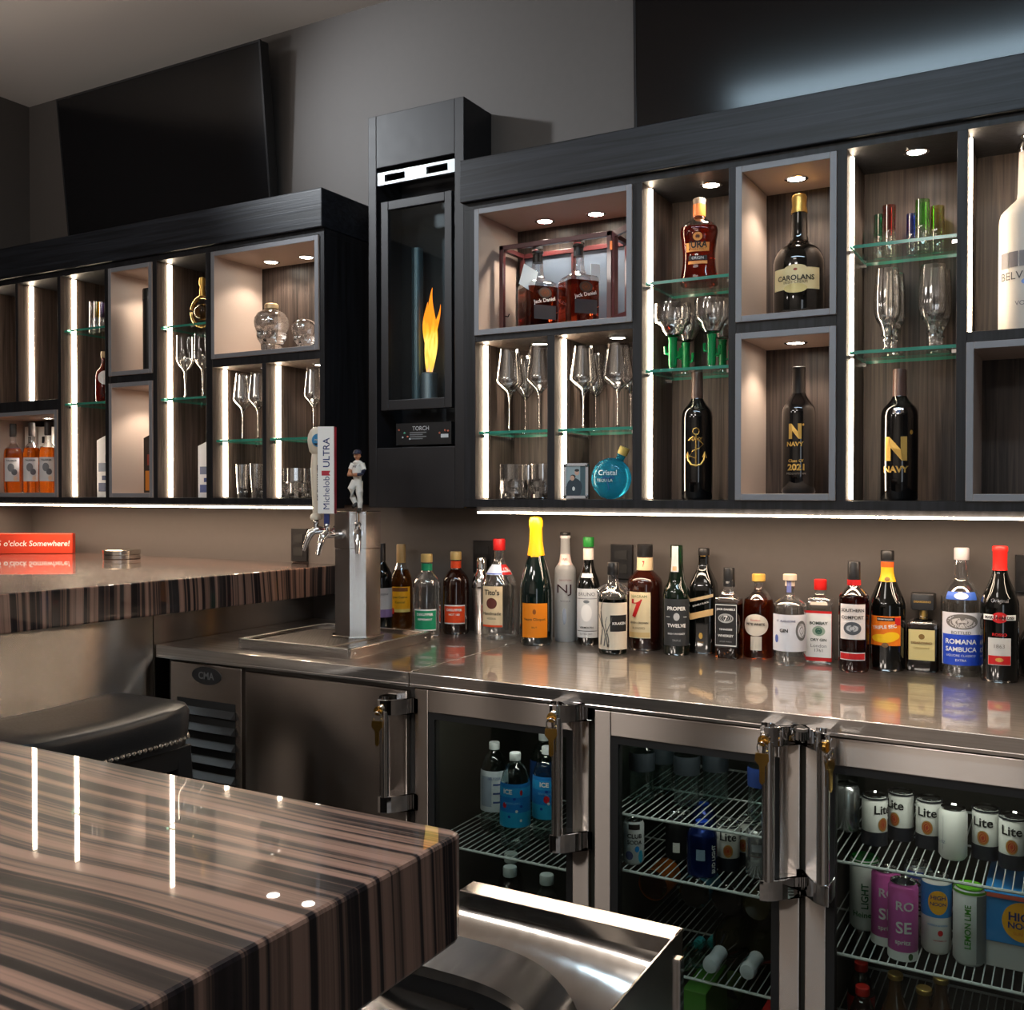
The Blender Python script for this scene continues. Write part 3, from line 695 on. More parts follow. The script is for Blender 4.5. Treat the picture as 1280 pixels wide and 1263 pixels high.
ZIS = 1.07
isl = thing('bar_island', 'glossy striped ebony island bar nearest the camera', 'bar', (-1.2, .45, 0))
m = MB().prism([(-2.15,.05),(-.499,.05),(-.494,.70),(-.4935,.772),(-.4965,.781),(-.505,.785),(-2.15,.785)], 'z', ZIS-.100, ZIS)
bw(m, 'bar_top', EBONY, isl, .004)
bw(MB().box(-2.05, -1.02, .12, .70, 0, ZIS-.101), 'base', WOOD_V, isl)

# underbar sink station
BZ = .75
b = thing('underbar_sink', 'polished steel underbar sink with raised splash sides beyond the island bar', 'sink', (-.7, 1.2, 0))
PS = pm('mirror_steel', (.74,.71,.68), .14, 1, noise=((60,1.5,60), .96, 1.03, .10, .20))
bx0, bx1, by0, by1 = -.852, -.494, .98, 1.384
m = MB()
m.box(bx0, bx1, by1-.004, by1, .42, BZ).box(bx0, bx1, by1-.042, by1-.004, BZ-.003, BZ).box(bx0, bx1, by1-.044, by1-.041, BZ-.024, BZ)
m.box(bx0, bx1, by1-.041, by1-.026, BZ-.025, BZ-.022)
bw(m, 'backsplash', PS, b, .001)
m = MB().prism([(by0,.42),(by1,.42),(by1,BZ),(by1-.03,BZ),(by0,BZ-.008)], 'x', bx1-.004, bx1)
bw(m, 'splash_side', PS, b, .001)
m = MB().box(bx1-.003, bx1+.006, by1-.03, by1-.012, .42, BZ-.035)
bw(m, 'corner_post', CHROME, b, .002)
# scooped inner sheet
def scoop(u, v):
    x = -1.06 + (bx1-.005+1.06)*u; y = (by1-.027) - .36*v**1.5
    z = BZ-.023 - .062*(1-math.exp(-4.2*v)) - .022*v - .040*max(0, (u-.5)/.5)**1.6*min(1, v*1.6)
    return (x, y, z)
bw(MB().grid(scoop, 24, 24), 'scooped_sheet', PS, b)
# arched hood
ring_b, ring_f, ring_i = [], [], []
for i in range(29):
    s = i/28; u = 2*s-1
    arch = max(0, 1-abs(u)**3.2)**(1/2.4)
    x = -.775 + .190*u
    ring_b.append((x, 1.262, .560 + .158*arch)); ring_f.append((x-.004, 1.185, .552 + .150*arch)); ring_i.append((x*.97-.775*.03, 1.183, .550 + .138*arch))
bw(MB().loft([ring_b, ring_f, ring_i], 0, False, False, True, closed=False), 'arched_hood', PS, b)
fr = [(p[0], p[2]) for p in ring_f] + [(ring_f[-1][0], .30), (ring_f[0][0], .30)]
m = MB().prism([(x*.985-.775*.015, z-.006) for x, z in fr], 'y', 1.19, 1.25, 0)
m.lathe([(.006,0),(.006,.002)], 1, 12, (0,0,0))
v = [p for p in m.v[-24:]]; m.v[-24:] = [(-.735+p[0], 1.1895-p[2], .655+p[1]) for p in v]
bw(m, 'dark_front', [BLACK, CHROME], b)
m = MB().box(bx0-.20, bx1-.006, 1.26, by1-.03, .40, .55).box(bx0+.02, bx0+.05, by1-.06, by1-.03, 0, .42).box(bx1-.05, bx1-.02, by1-.06, by1-.03, 0, .42).box(bx0+.02, bx0+.05, 1.0, 1.03, 0, .42).box(bx1-.05, bx1-.02, 1.0, 1.03, 0, .42).box(bx0, bx1-.006, by0, by1-.03, .40, .43)
bw(m, 'under_frame', STEEL, b)

# saddle bar stool
ZS = .84
sc4 = [atZ(240,880,ZS), atZ(150,864,ZS)]
sA, sB = Vector(sc4[0]), Vector(sc4[1])
wid_s = (sA-sB).length
yd = Vector((-.02,-1,0)).normalized(); xd = Vector((yd.y*-1, yd.x, 0))
near = atZ(45, 918, ZS)
len_s = (Vector(near)-sB).length
st = thing('saddle_bar_stool', 'black leather saddle bar stool with nailhead trim, tucked between the two striped bars', 'stool', ((sA.x+sB.x)/2, (sA.y+near.y)/2, 0))
cxs, cys = (sA.x+sB.x)/2 - .005, sA.y - len_s/2 + .0
hw, hl = wid_s/2 + .012, len_s/2 + .02
print('stool', wid_s, len_s, cxs, cys)
rings = []
def seat_ring(z, k, sag):
    out = []
    for i in range(48):
        t_ = 2*pi*i/48; q_ = rho(t_, 7)
        x = hw*k*q_*sin(t_); y = -hl*k*q_*cos(t_)
        zz = z + sag*((y/hl)**2 - .55)
        out.append((cxs+x, cys+y, zz))
    return out
rings = [seat_ring(ZS-.105,.965,0), seat_ring(ZS-.080,.99,0), seat_ring(ZS-.055,1.0,.004), seat_ring(ZS-.020,1.01,.010), seat_ring(ZS-.006,.975,.013), seat_ring(ZS+.001,.90,.014), seat_ring(ZS+.004,.6,.014), seat_ring(ZS+.004,.2,.014)]
bw(MB().loft(rings), 'seat', LEATHER, st)
m = MB(); per = []
ring = seat_ring(ZS-.085, .995, 0)
pts = [Vector(p) for p in ring] + [Vector(ring[0])]
acc = 0
for a_, b_ in zip(pts[:-1], pts[1:]):
    L_ = (b_-a_).length; s = (.0165 - acc) % .0165
    while s < L_:
        p = a_ + (b_-a_)*(s/L_); m.ball(p, .0062, 0, 8); s += .0165
    acc = (acc + L_) % .0165
bw(m, 'nailheads', pm('nailhead_nickel', (.75,.70,.62), .2, 1), st, kind='stuff')
bw(MB().box(cxs-hw*.93, cxs+hw*.93, cys-hl*.93, cys+hl*.93, ZS-.16, ZS-.104), 'seat_apron', pm('black_painted_wood', (.010,.009,.009), .35), st, .003)
BW_ = _mc['black_painted_wood']
for sx in (-1, 1):
    for sy in (-1, 1):
        x, y = cxs+sx*(hw*.93-.024), cys+sy*(hl*.93-.024)
        m = MB().loft([[(x+a*.022+sx*.03, y+c*.022+sy*.03, 0) for a, c in ((-1,-1),(1,-1),(1,1),(-1,1))], [(x+a*.023, y+c*.023, ZS-.105) for a, c in ((-1,-1),(1,-1),(1,1),(-1,1))]], sm=False)
        bw(m, 'leg', BW_, st, .002)
m = MB().box(cxs-hw*.9, cxs+hw*.9, cys-hl*.93+.0, cys-hl*.93+.03, .26, .30).box(cxs-hw*.9, cxs+hw*.9, cys+hl*.93-.03, cys+hl*.93, .26, .30)
bw(m, 'footrest', BW_, st, .002)
m = MB().box(cxs-hw*.93, cxs-hw*.93+.03, cys-hl*.9, cys+hl*.9, .36, .40).box(cxs+hw*.93-.03, cxs+hw*.93, cys-hl*.9, cys+hl*.9, .36, .40)
bw(m, 'stretcher', BW_, st, .002)

# ------------------------------------------------------------------ outlets and things on the bar
def outlet(px0, px1, py0, py1, label):
    y = YW-.012
    a, b_, c, d = xat(px0, y, py0), xat(px1, y, py0), zat((px0+px1)/2, py1, y), zat((px0+px1)/2, py0, y)
    t = thing('wall_outlet', label, 'outlet', ((a+b_)/2, YW-.001, (c+d)/2))
    bw(MB().box(a, b_, y, YW-.001, c, d), 'cover_plate', BLACK, t, .002)
    m = MB(); cx_, cz_ = (a+b_)/2, (c+d)/2; w_ = (b_-a)*.28
    for s in (-1, 1): m.box(cx_-w_, cx_+w_, y-.002, y, cz_+s*(d-c)*.2-(d-c)*.13, cz_+s*(d-c)*.2+(d-c)*.13)
    bw(m, 'socket', GASKET, t)
outlet(363.5, 383, 661, 702, 'black wall outlet just above the striped bar top, beside the beer tower')
outlet(591, 616, 676, 717, 'black wall outlet behind the steel cocktail shaker')
outlet(763, 790, 681, 724, 'black wall outlet behind the bottle with the octopus label')
outlet(1269, 1298, 694, 741, 'black wall outlet behind the red-capped vermouth bottle')
# red wooden sign block
s1 = atZ(89, 691, ZBAR); s1 = Vector((s1.x, s1.y, ZBAR))
if s1.y > 2.69: s1 = Vector((xat(89, 2.69, 691), 2.69, ZBAR))
mp_ = mpp((s1.x, s1.y, 1.2)); sl_ = 118*mp_; sh = 25.5*mp_
c_ = s1 - _r*(sl_/2)
t = thing('sign_block', 'long red wooden sign block with white handwriting standing on the ebony bar', 'sign', (c_.x, c_.y, ZBAR), YAW+radians(4))
MB().box(-sl_/2, sl_/2, 0, .035, .0005, sh).build('board', pm('red_paint', srgb(206,62,36), .4), t, .003)
m = MB(); m.text("It's 5 o'clock Somewhere!", lambda u, v: (u + .12*(v-sh*.5), -.0008, v), 0, w=sl_*.855, h=None, c=(sl_*.042, sh*.52), bold=.012)
m.build('lettering', WHITE, t, label='white handwritten lettering')
# coaster stack
cp = atZ(144, 699, ZBAR); cc_ = Vector((cp.x, cp.y+.03, 0)); rc = 22.5*mpp(cp)
tin = thing('coaster_tin', 'shallow round metal tin of coasters on the ebony bar against the wall', 'tin', (cc_.x, cc_.y, ZBAR))
hz = zat(144, 686.5, cc_.y)-ZBAR
MB().lathe([(rc*.97,.0005),(rc,.002),(rc,hz*.42),(rc*.98,hz*.46)], 0, 32).build('base', pm('pewter', (.55,.52,.48), .22, 1), tin)
MB().lathe([(rc*.98,hz*.48),(rc*1.01,hz*.52),(rc*1.01,hz*.95),(rc*.96,hz),(rc*.9,hz*.97),(.001,hz*.96)], 0, 32).build('lid', pm('pewter_lid', (.62,.58,.52), .18, 1), tin)
# ------------------------------------------------------------------ bottle maker
def interp(prof, z):
    for (r0, z0), (r1, z1) in zip(prof[:-1], prof[1:]):
        if z0 <= z <= z1 and z1 > z0: return r0 + (r1-r0)*(z-z0)/(z1-z0)
    return prof[-1][0] if z > prof[-1][1] else prof[0][0]
def smooth(prof, k=3):
    """rounds a profile: Catmull-Rom between its points"""
    out = []
    for i in range(len(prof)-1):
        p0, p1, p2, p3 = prof[max(i-1,0)], prof[i], prof[i+1], prof[min(i+2,len(prof)-1)]
        for j in range(k):
            t = j/k
            f = lambda a,b,c,d: .5*((2*b)+(c-a)*t+(2*a-5*b+4*c-d)*t*t+(3*b-a-3*c+d)*t**3)
            r = f(p0[0],p1[0],p2[0],p3[0]); z = p1[1]+(p2[1]-p1[1])*t
            lo, hi = min(p1[0],p2[0]), max(p1[0],p2[0])
            out.append((min(max(r,lo-.03),hi+.03), z))
    return out + [prof[-1]]
def Lb(z0, z1, hw, m, texts=(), uc=0, oval=False, shapes=(), part='label'): return dict(z0=z0, z1=z1, hw=hw, m=m, texts=texts, uc=uc, oval=oval, shapes=shapes, part=part)
def bottle(label, loc, H, R, prof, glass, caps=(), labels=(), rot=0, n=2.0, ay=1.0, fill=None, group=None, name='liquor_bottle', cat='bottle', face=True, seg=32, sm=True, glabel=None):
    fz = (atan2(-loc[0], loc[1]) if face else 0) + radians(rot)
    t = thing(name, label, cat, (loc[0], loc[1], loc[2]+.0006), fz, group)
    pf = smooth(prof) if sm else prof
    def ring(r, z, off=0):
        out = []
        for i in range(seg):
            a = 2*pi*i/seg; q = rho(a, n)
            out.append(((r*R+off)*q*sin(a), -(r*R+off)*q*ay*cos(a), z*H))
        return out
    if fill:
        zf, liq = fill
        lo = [p for p in pf if p[1] < zf] + [(interp(pf, zf), zf)]
        hi = [(interp(pf, zf), zf)] + [p for p in pf if p[1] > zf]
        MB().loft([ring(r, z) for r, z in lo]).build('glass', liq, t, label=glabel)
        MB().loft([ring(r, z, .0002) for r, z in hi], 0, False, False).build('upper_glass', GLASS, t)
    else:
        MB().loft([ring(r, z) for r, z in pf]).build('glass', glass, t, label=glabel)
    for nm, cp, m in caps:
        MB().loft([[(r*R*sin(2*pi*i/20), -r*R*cos(2*pi*i/20), z*H) for i in range(20)] for r, z in cp]).build(nm, m, t)
    for lb in labels:
        def S(u, zz, off):
            r = interp(pf, zz)*R
            if n == 2.0: a = u
            else: a = math.atan(u)
            q = rho(a, n)
            return ((r*q+off)*sin(a), -(r*q*ay+off)*cos(a), zz*H)
        mats = []; 
        def mi(m):
            if m not in mats: mats.append(m)
            return mats.index(m)
        mb = MB(); z0, z1, hw, uc = lb['z0'], lb['z1'], lb['hw'], lb['uc']
        off = .0012 if n == 2.0 else .0014
        nz = 8 if (z1-z0) > .04 else 2
        if lb['m']:
            if lb['oval']:
                zc, hz = (z0+z1)/2, (z1-z0)/2
                mb.grid(lambda a, b: S(uc + hw*b*cos(2*pi*a), zc + hz*b*sin(2*pi*a), off), 32, 5, mi(lb['m']))
            else:
                mb.grid(lambda a, b: S(uc + hw*(2*a-1), z0+(z1-z0)*b, off), 16, nz, mi(lb['m']))
        for sh in lb['shapes']:
            sz0, sz1, su0, su1, smt = sh[:5]
            if len(sh) > 5:
                zc, hz, sc2, sh2 = (sz0+sz1)/2, (sz1-sz0)/2, (su0+su1)/2, (su1-su0)/2
                mb.grid(lambda a, b: S(sc2 + sh2*b*cos(2*pi*a), zc + hz*b*sin(2*pi*a), off+.0004), 24, 3, mi(smt))
            else:
                mb.grid(lambda a, b: S(su0+(su1-su0)*a, sz0+(sz1-sz0)*b, off+.0004), 10, 2, mi(smt))
        for tx in lb['texts']:
            st, zc, w, m = tx[:4]; u0 = tx[4] if len(tx) > 4 else uc; ro = tx[5] if len(tx) > 5 else 0; hh = tx[6] if len(tx) > 6 else None; bo = tx[7] if len(tx) > 7 else 0
            mb.text(st, lambda x, y: S(u0 + x, zc + y*R/H, off+.0015), mi(m), w=w, h=hh, rot=ro, bold=bo)
        mb.build(lb['part'], mats, t, recalc=False)
    return t
# placement on the worktop from where the base and cap stand in the picture
def spot(px, pyb, pyt, wpx, z=CT):
    fr = atZ(px, pyb, z); d = Vector((fr.x, fr.y, 0)).normalized()
    R = wpx/2*mpp(fr); c = fr + d*R; R = wpx/2*mpp(c)*.955
    H = zat(px, pyt, c.y) - z
    return (c.x, c.y, z), H, R
GR = 'bottles lined up on the steel worktop'
DG = darkglass(8,9,8); DBR = darkglass(34,14,8); GRN = darkglass(10,40,22)
CL = thin('clear_spirit', (.90,.92,.91), .07, .85, .30)
W, K = WHITE, INK
RED = col(196,28,30); GREEN = col(14,132,92); ORANGE = col(222,72,28); CREAML = col(232,208,168)
STD = [(.86,0),(1,.025),(1,.56),(.93,.63),(.55,.73),(.36,.79),(.33,.90)]
def cap(z0, z1, r, m, name='cap'): return (name, [(r,z0),(r*1.02,z0+.003),(r*1.02,z1-.008),(r*.93,z1)], m)

P, H, R = spot(478, 787, 678, 27); P = (P[0]-.012, P[1]+.012, P[2])
bottle('dark wine bottle with a pale and violet label, half hidden by the beer tower', P, H, R, [(.9,0),(1,.02),(1,.60),(.85,.69),(.42,.78),(.36,.84),(.36,.93)], DG, [('foil', [(.39,.80),(.38,.99),(.34,1)], BLACK)],
       [Lb(.17,.50,1.0,col(206,198,196),[('RESERVE',.43,.8,K)],shapes=[(.17,.26,-1,1,col(136,112,160))])], 12, group=GR, name='wine_bottle')
P, H, R = spot(501.5, 785, 680, 29)
bottle('gold tequila bottle with a yellow label, standing by the beer tower', P, H, R, [(.88,0),(1,.03),(1,.50),(.86,.62),(.50,.75),(.38,.80),(.36,.9)], None, [('foil', [(.42,.78),(.41,.99),(.37,1)], col(178,140,88,.4))],
       [Lb(.20,.50,.95,col(240,176,30),[('Jose Cuervo',.375,1.25,K,0,0,None,.02),('Especial',.315,.8,K)],shapes=[(.445,.49,-.7,.7,col(120,70,30)),(.20,.235,-.95,.95,col(226,200,120)),(.175,.25,-.85,-.5,RED,1)])], -6, fill=(.70, liquid(150,92,22)), group=GR)
P, H, R = spot(533.5, 787, 688, 34)
SCH = [(.92,0),(1,.03),(1,.60),(.93,.68),(.6,.755),(.40,.79),(.37,.86),(.37,.9)]
bottle('clear schnapps bottle with a green label, gold cap', P, H, R, SCH, CL, [cap(.90,1,.42,col(206,176,112,.3)), ('neck_band', [(.405,.80),(.40,.885)], GREEN)],
       [Lb(.09,.345,.85,W,shapes=[(.105,.33,-.82,.82,GREEN)],texts=[("DEKUYPER",.285,1.15,W,0,0,None,.03),('PEPPERMINT',.225,1.0,W,0,0,None,.03)])], -8, fill=(.62, CL), group=GR)
P, H, R = spot(570, 792, 689, 34)
bottle('dark schnapps bottle with an orange-red label, gold cap', P, H, R, SCH, DBR, [cap(.90,1,.42,col(206,176,112,.3)), ('neck_band', [(.405,.80),(.40,.885)], ORANGE)],
       [Lb(.13,.36,.85,W,shapes=[(.145,.345,-.82,.82,ORANGE)],texts=[("DEKUYPER",.30,1.15,W,0,0,None,.03),('HOT 100',.245,.8,W,0,0,None,.03)])], -8, group=GR)
P, H, R = spot(596, 795, 697, 26)
sk = thing('cocktail_shaker', 'steel cocktail shaker standing behind the clear vodka jug with a tan label', 'shaker', (P[0], P[1]+.03, P[2]))
MB().lathe([(.72*R,.0005),(.76*R,.004),(1.0*R,H*.60)], 0, 28).build('cup', STEEL_B, sk)
MB().lathe([(1.02*R,H*.60),(1.02*R,H*.66),(.80*R,H*.76),(.52*R,H*.82),(.50*R,H*.84)], 0, 28).build('strainer_lid', CHROME, sk)
MB().lathe([(.53*R,H*.84),(.53*R,H*.95),(.44*R,H*.99),(.01,H)], 0, 24).build('cap', CHROME, sk)
P, H, R = spot(624, 801, 674, 48)
bottle('clear vodka jug with a tan paper label and red cap', P, H, R, [(.92,0),(1,.02),(1,.50),(.95,.56),(.62,.68),(.34,.76),(.27,.82),(.27,.9)], CL, [cap(.885,1,.33,RED)],
       [Lb(.13,.535,.60,CREAML,[("Tito's",.475,.85,K,-.42,0,None,.02),('Handmade',.265,1.02,K,-.42,0,None,.01),('VODKA',.215,.5,K,-.42)],uc=-.42,shapes=[(.13,.15,-1.0,.16,ORANGE),(.31,.42,-.72,-.12,col(92,44,34),1)]),
        Lb(.645,.745,1.25,col(214,224,240),shapes=[(.645,.745,.22,1.2,RED),(.65,.66,-1.2,.2,col(60,90,190))],texts=[('1.75L',.695,.6,W,.7,0,None,.03)],part='neck_label')], 0, fill=(.55, CL), group=GR)
P, H, R = spot(670, 804, 645, 42)
YEL = col(244,178,24,.35)
bottle('champagne bottle with yellow foil and an orange label, tallest of the row', P, H, R, [(.92,0),(1,.02),(1,.36),(.95,.46),(.72,.60),(.44,.72),(.36,.80),(.34,.9)], pm('champagne_glass', srgb(8,22,20), .04, coat=1),
       [('foil', [(.53,.695),(.51,.71),(.46,.755),(.41,.80),(.38,.90),(.42,.925),(.42,.965),(.36,.99),(.1,1)], YEL)],
       [Lb(.065,.33,.82,col(238,136,24),[('Veuve Clicquot',.205,1.3,K,-.1,0,None,.01),('BRUT',.145,.3,K,-.1)],uc=-.1,shapes=[(.245,.285,-.2,0,col(150,80,20),1)]),
        Lb(.685,.745,.50,YEL,shapes=[(.692,.738,-.32,.02,col(150,74,22),1)],uc=-.15,part='seal')], 0, group=GR, name='champagne_bottle')
P, H, R = spot(706.5, 804, 666, 28)
FROST = pm('frosted_glass', srgb(206,210,212), .42, trans=.55, ior=1.3)
bottle('slim frosted vodka bottle printed with two tall dark letters', P, H, R, [(.96,0),(1,.02),(1,.63),(.95,.67),(.62,.72),(.48,.80),(.44,.92),(.44,.96)], FROST, [cap(.97,1,.5,BLACK), ('stopper', [(.5,.945),(.5,.97)], col(222,222,222))],
       [Lb(.44,.60,1,None,[('NJ',.475,1.3,col(44,18,26),-.1,0,1.05,.0),('DEVOTION',.565,1.1,col(150,80,90)),('VODKA',.375,.9,col(120,120,130))],shapes=[(.16,.31,-.25,.1,col(146,156,172),1)]),
        Lb(.70,.80,1.1,col(238,216,210),[('PURE',.755,.7,RED)],part='neck_label')], 0, group=GR)
P, H, R = spot(735.5, 808, 672, 31)
bottle('tall dark vermouth bottle with a pale lettered label and green cap', P, H, R, [(.92,0),(1,.02),(1,.52),(.86,.60),(.55,.70),(.42,.78),(.40,.88)], DG, [cap(.91,1,.46,col(26,120,44)), ('neck_band', [(.45,.79),(.44,.895)], col(226,214,204))],
       [Lb(.07,.525,1.0,col(206,208,210),[('BRUNO',.475,1.4,col(90,94,98)),('VERMOUTH',.165,1.1,K,0,0,None,.02),('EXTRA DRY',.105,1.0,col(80,84,88))],shapes=[(.43,.435,-.9,.9,col(90,94,98)),(.22,.38,-.45,.45,col(228,228,228),1),(.13,.135,-.9,.9,K),(.39,.42,-.25,.25,col(110,116,122),1)]),
        Lb(.625,.665,.7,col(230,228,224),part='neck_label')], -10, group=GR)
P, H, R = spot(766, 811, 700, 36)
bottle('round-shouldered rum bottle with two glass loops and an octopus label', P, H, R, [(.96,0),(1,.02),(1,.60),(.90,.67),(.52,.72),(.36,.80),(.33,.86)], liquid(40,44,36), [cap(.865,1,.40,BLACK)],
       [Lb(.05,.565,1.25,col(232,218,196),[('KRAKEN',.34,.95,W,.45,0,None,.03)],shapes=[(.25,.43,-.18,1.08,K)],part='label')], 0, fill=(.60, liquid(46,58,46)), group=GR)
lp = [o for o in bpy.data.objects if o.name.startswith('liquor_bottle')][-1]
m = MB()
for s in (-1, 1): m.tube([(s*R*(.42+.62*sin(pi*i/10)), 0, H*(.60+.155*i/10)) for i in range(11)], R*.10, 0, 8)
m.build('loop_handle', SOLID, lp)
m = MB()
for j, (a, b, c) in enumerate(((-.9,.10,.5),(-.6,.09,.42),(-.3,.08,.3),(-.75,.30,-.6),(-.35,.08,-.5))):
    pts = [((R+.0022)*sin(a+.30*sin(4*k/12+j)*k/12), -(R+.0022)*cos(a+.30*sin(4*k/12+j)*k/12), H*(b+.33*k/12)) for k in range(13)]
    m.tube(pts, [.0018-.0001*k for k in range(13)], 0, 5)
m.build('octopus_arms', col(92,86,80), lp)
P, H, R = spot(806, 815, 681, 46)
bottle('big brown whiskey bottle with a large red seven on cream', P, H, R, [(.94,0),(1,.02),(1,.60),(.93,.67),(.60,.73),(.42,.76),(.41,.88)], darkglass(44,16,10), [cap(.885,1,.44,BLACK), ('neck_band', [(.47,.755),(.45,.875)], CREAML)],
       [Lb(.12,.555,.66,col(232,212,170),[('7',.40,.62,col(178,28,28),-.45,0,1.05,.05),('SEAGRAM',.515,.9,col(70,110,60),-.35),("SEVEN CROWN",.265,1.05,K,-.35,0,None,.02),('BLENDED',.215,.7,col(120,90,60),-.35)],uc=-.35,shapes=[(.13,.175,-.98,.28,col(222,190,130))]),
        Lb(.77,.86,.8,None,[('7',.815,.28,RED,-.2,0,.35,.04)],part='neck_print')], 0, group=GR)
P, H, R = spot(845.5, 817, 681, 34)
bottle('dark green whiskey bottle with a charcoal label and foil-striped neck', P, H, R, [(.94,0),(1,.02),(1,.52),(.93,.59),(.66,.66),(.55,.74),(.46,.88),(.44,1)], darkglass(10,22,14), [('foil', [(.49,.80),(.465,.995),(.43,1)], GRN)],
       [Lb(.09,.515,1.1,col(44,46,48),[('PROPER',.43,1.35,W,0,0,None,.03),('TWELVE',.275,1.35,W,0,0,None,.03),('IRISH WHISKEY',.20,1.25,W,0,0,None,.02),('TRIPLE',.14,.6,col(160,160,160))],shapes=[(.32,.39,-.22,.22,col(190,190,190),1),(.35,.355,-.8,-.5,W),(.35,.355,.5,.8,W)]),
        Lb(.76,.995,.55,col(190,190,192),shapes=[(.77,.81,-.6,0,col(214,150,110))],uc=-.3,part='tax_strip')], 0, group=GR)
P, H, R = spot(879.5, 819, 686, 37)
JW = [(.95,0),(1,.015),(1,.58),(.94,.66),(.62,.76),(.40,.83),(.37,.88),(.37,.93)]
bottle('square black whisky bottle with slanted gold label bands', P, H, R*.93, JW, DG, [cap(.93,1,.42,BLACK), ('collar', [(.42,.925),(.42,.945)], GOLD)],
       [Lb(.31,.58,1,None,[('DOUBLE BLACK',.475,1.2,W,0,.32,None,.01),('WALKER',.11,.4,GOLD)],shapes=[(.14,.20,-.14,.14,GOLD,1)])], -12, n=5, group=GR)
lp = [o for o in bpy.data.objects if o.name.startswith('liquor_bottle')][-1]
m = MB(); Rj = R*.93
for z0, z1, mi_ in ((.345,.405,0),(.515,.545,1)):
    for a, b in ((-1,1),):
        m.add([(-.92*Rj,-Rj*1.02,(z0-.03)*H),(.92*Rj,-Rj*1.02,(z0+.03)*H),(.92*Rj,-Rj*1.02,(z1+.03)*H),(-.92*Rj,-Rj*1.02,(z1-.03)*H)], [(0,1,2,3)], mi_)
m.build('slanted_band', [col(214,176,120), col(196,170,130)], lp, recalc=False)
P, H, R = spot(911, 822, 709, 33)
bottle('square whiskey bottle with a black and white ornate label', P, H, R*.95, [(.95,0),(1,.015),(1,.62),(.95,.67),(.62,.70),(.44,.745),(.40,.79),(.40,.87)], liquid(120,64,26), [('cap', [(.50,.79),(.46,.90),(.46,.99),(.42,1)], BLACK)],
       [Lb(.125,.615,.92,K,[("JACK DANIEL'S",.545,1.45,W,0,0,None,.03),('7',.445,.3,W),('TENNESSEE',.325,1.0,W,0,0,None,.02),('WHISKEY',.255,1.2,W,0,0,None,.03),('SOUR MASH',.19,.9,col(150,150,150))],shapes=[(.395,.50,-.6,.6,col(170,170,168),1),(.41,.485,-.5,.5,K,1),(.14,.15,-.85,.85,W),(.592,.60,-.85,.85,W),(.14,.60,-.88,-.84,W),(.14,.60,.84,.88,W)]),
        Lb(.80,.89,.8,None,[('OLD 7',.84,.6,W)],part='neck_print')], -14, n=7, fill=(.60, liquid(120,64,26)), group=GR)
P, H, R = spot(948, 827, 719, 39)
bottle('amber whisky bottle with an oval cream label and gold cap', P, H, R, [(.94,0),(1,.02),(1,.60),(.92,.70),(.62,.78),(.36,.82),(.32,.86),(.32,.92)], None, [('cap', [(.33,.90),(.45,.915),(.45,.99),(.40,1)], col(220,180,90,.3))],
       [Lb(.27,.53,.86,col(226,214,196),[('PETE WHITE',.41,1.2,K,-.1,0,None,.03),('Bourbon',.46,.6,RED,-.1)],oval=True,uc=-.1), Lb(.10,.265,.36,col(206,196,180),uc=-.05,part='lower_label')], -6, fill=(.70, liquid(196,84,26)), group=GR)
P, H, R = spot(987, 831, 717, 41)
bottle('stout clear gin bottle with a pale label and ribboned stopper', P, H, R, [(.95,0),(1,.02),(1,.62),(.95,.68),(.60,.735),(.30,.76),(.27,.80),(.27,.87)], CL, [('stopper', [(.30,.87),(.30,.93),(.42,.935),(.42,.995),(.38,1)], col(216,196,172))],
       [Lb(.16,.565,1.35,col(226,224,228),[('ST. AUGUSTINE',.495,1.15,col(60,64,110),-.25,0,None,.02),('GIN',.39,.5,K,-.35,0,None,.04)],shapes=[(.25,.34,-1.0,-.72,col(80,100,170),1),(.28,.50,.35,1.15,col(110,108,106),1),(.31,.47,.47,1.05,col(226,224,228),1)]),
        Lb(.80,.99,.5,col(120,128,190),uc=-.2,part='ribbon')], 0, fill=(.63, CL), group=GR)
P, H, R = spot(1025, 832, 725, 37)
bottle('flat clear gin bottle with a red-edged white label and red cap', P, H, R, [(.96,0),(1,.015),(1,.60),(.96,.70),(.78,.78),(.40,.815),(.33,.84),(.33,.88)], CL, [cap(.875,1,.43,col(214,34,32))],
       [Lb(.03,.63,.93,RED,[('BOMBAY',.485,1.15,col(30,50,40),0,0,None,.03),('DRY GIN',.285,1.0,col(30,50,40),0,0,None,.03),('London',.215,1.0,col(120,120,120)),('1761',.16,.5,col(90,90,90))],shapes=[(.075,.60,-.88,.88,W),(.33,.45,-.42,.42,col(150,170,150),1),(.35,.43,-.22,.22,col(30,90,70),1)]),
        Lb(.70,.735,.6,col(230,200,180),part='shoulder_label')], -8, n=6, ay=.68, fill=(.68, CL), group=GR)
P, H, R = spot(1067, 835, 700, 37)
bottle('red-brown liqueur bottle with a white rounded label and black cap', P, H, R, [(.95,0),(1,.02),(1,.62),(.95,.69),(.62,.75),(.40,.78),(.38,.80)], None, [('cap', [(.43,.835),(.42,.99),(.38,1)], BLACK), ('collar', [(.45,.785),(.45,.835)], RED)],
       [Lb(.30,.62,.88,col(232,222,216),[('SOUTHERN',.565,1.5,K,-.1,0,None,.02),('COMFORT',.50,1.45,K,-.1,0,None,.02)],uc=-.1,shapes=[(.34,.46,-.68,.48,col(80,84,88),1),(.37,.43,-.5,.3,col(190,190,190),1)]),
        Lb(.11,.18,.88,W,uc=-.1,shapes=[(.118,.172,-.95,.75,RED)],part='lower_label')], 0, fill=(.70, liquid(96,26,14)), group=GR)
P, H, R = spot(1108.5, 839, 688, 45)
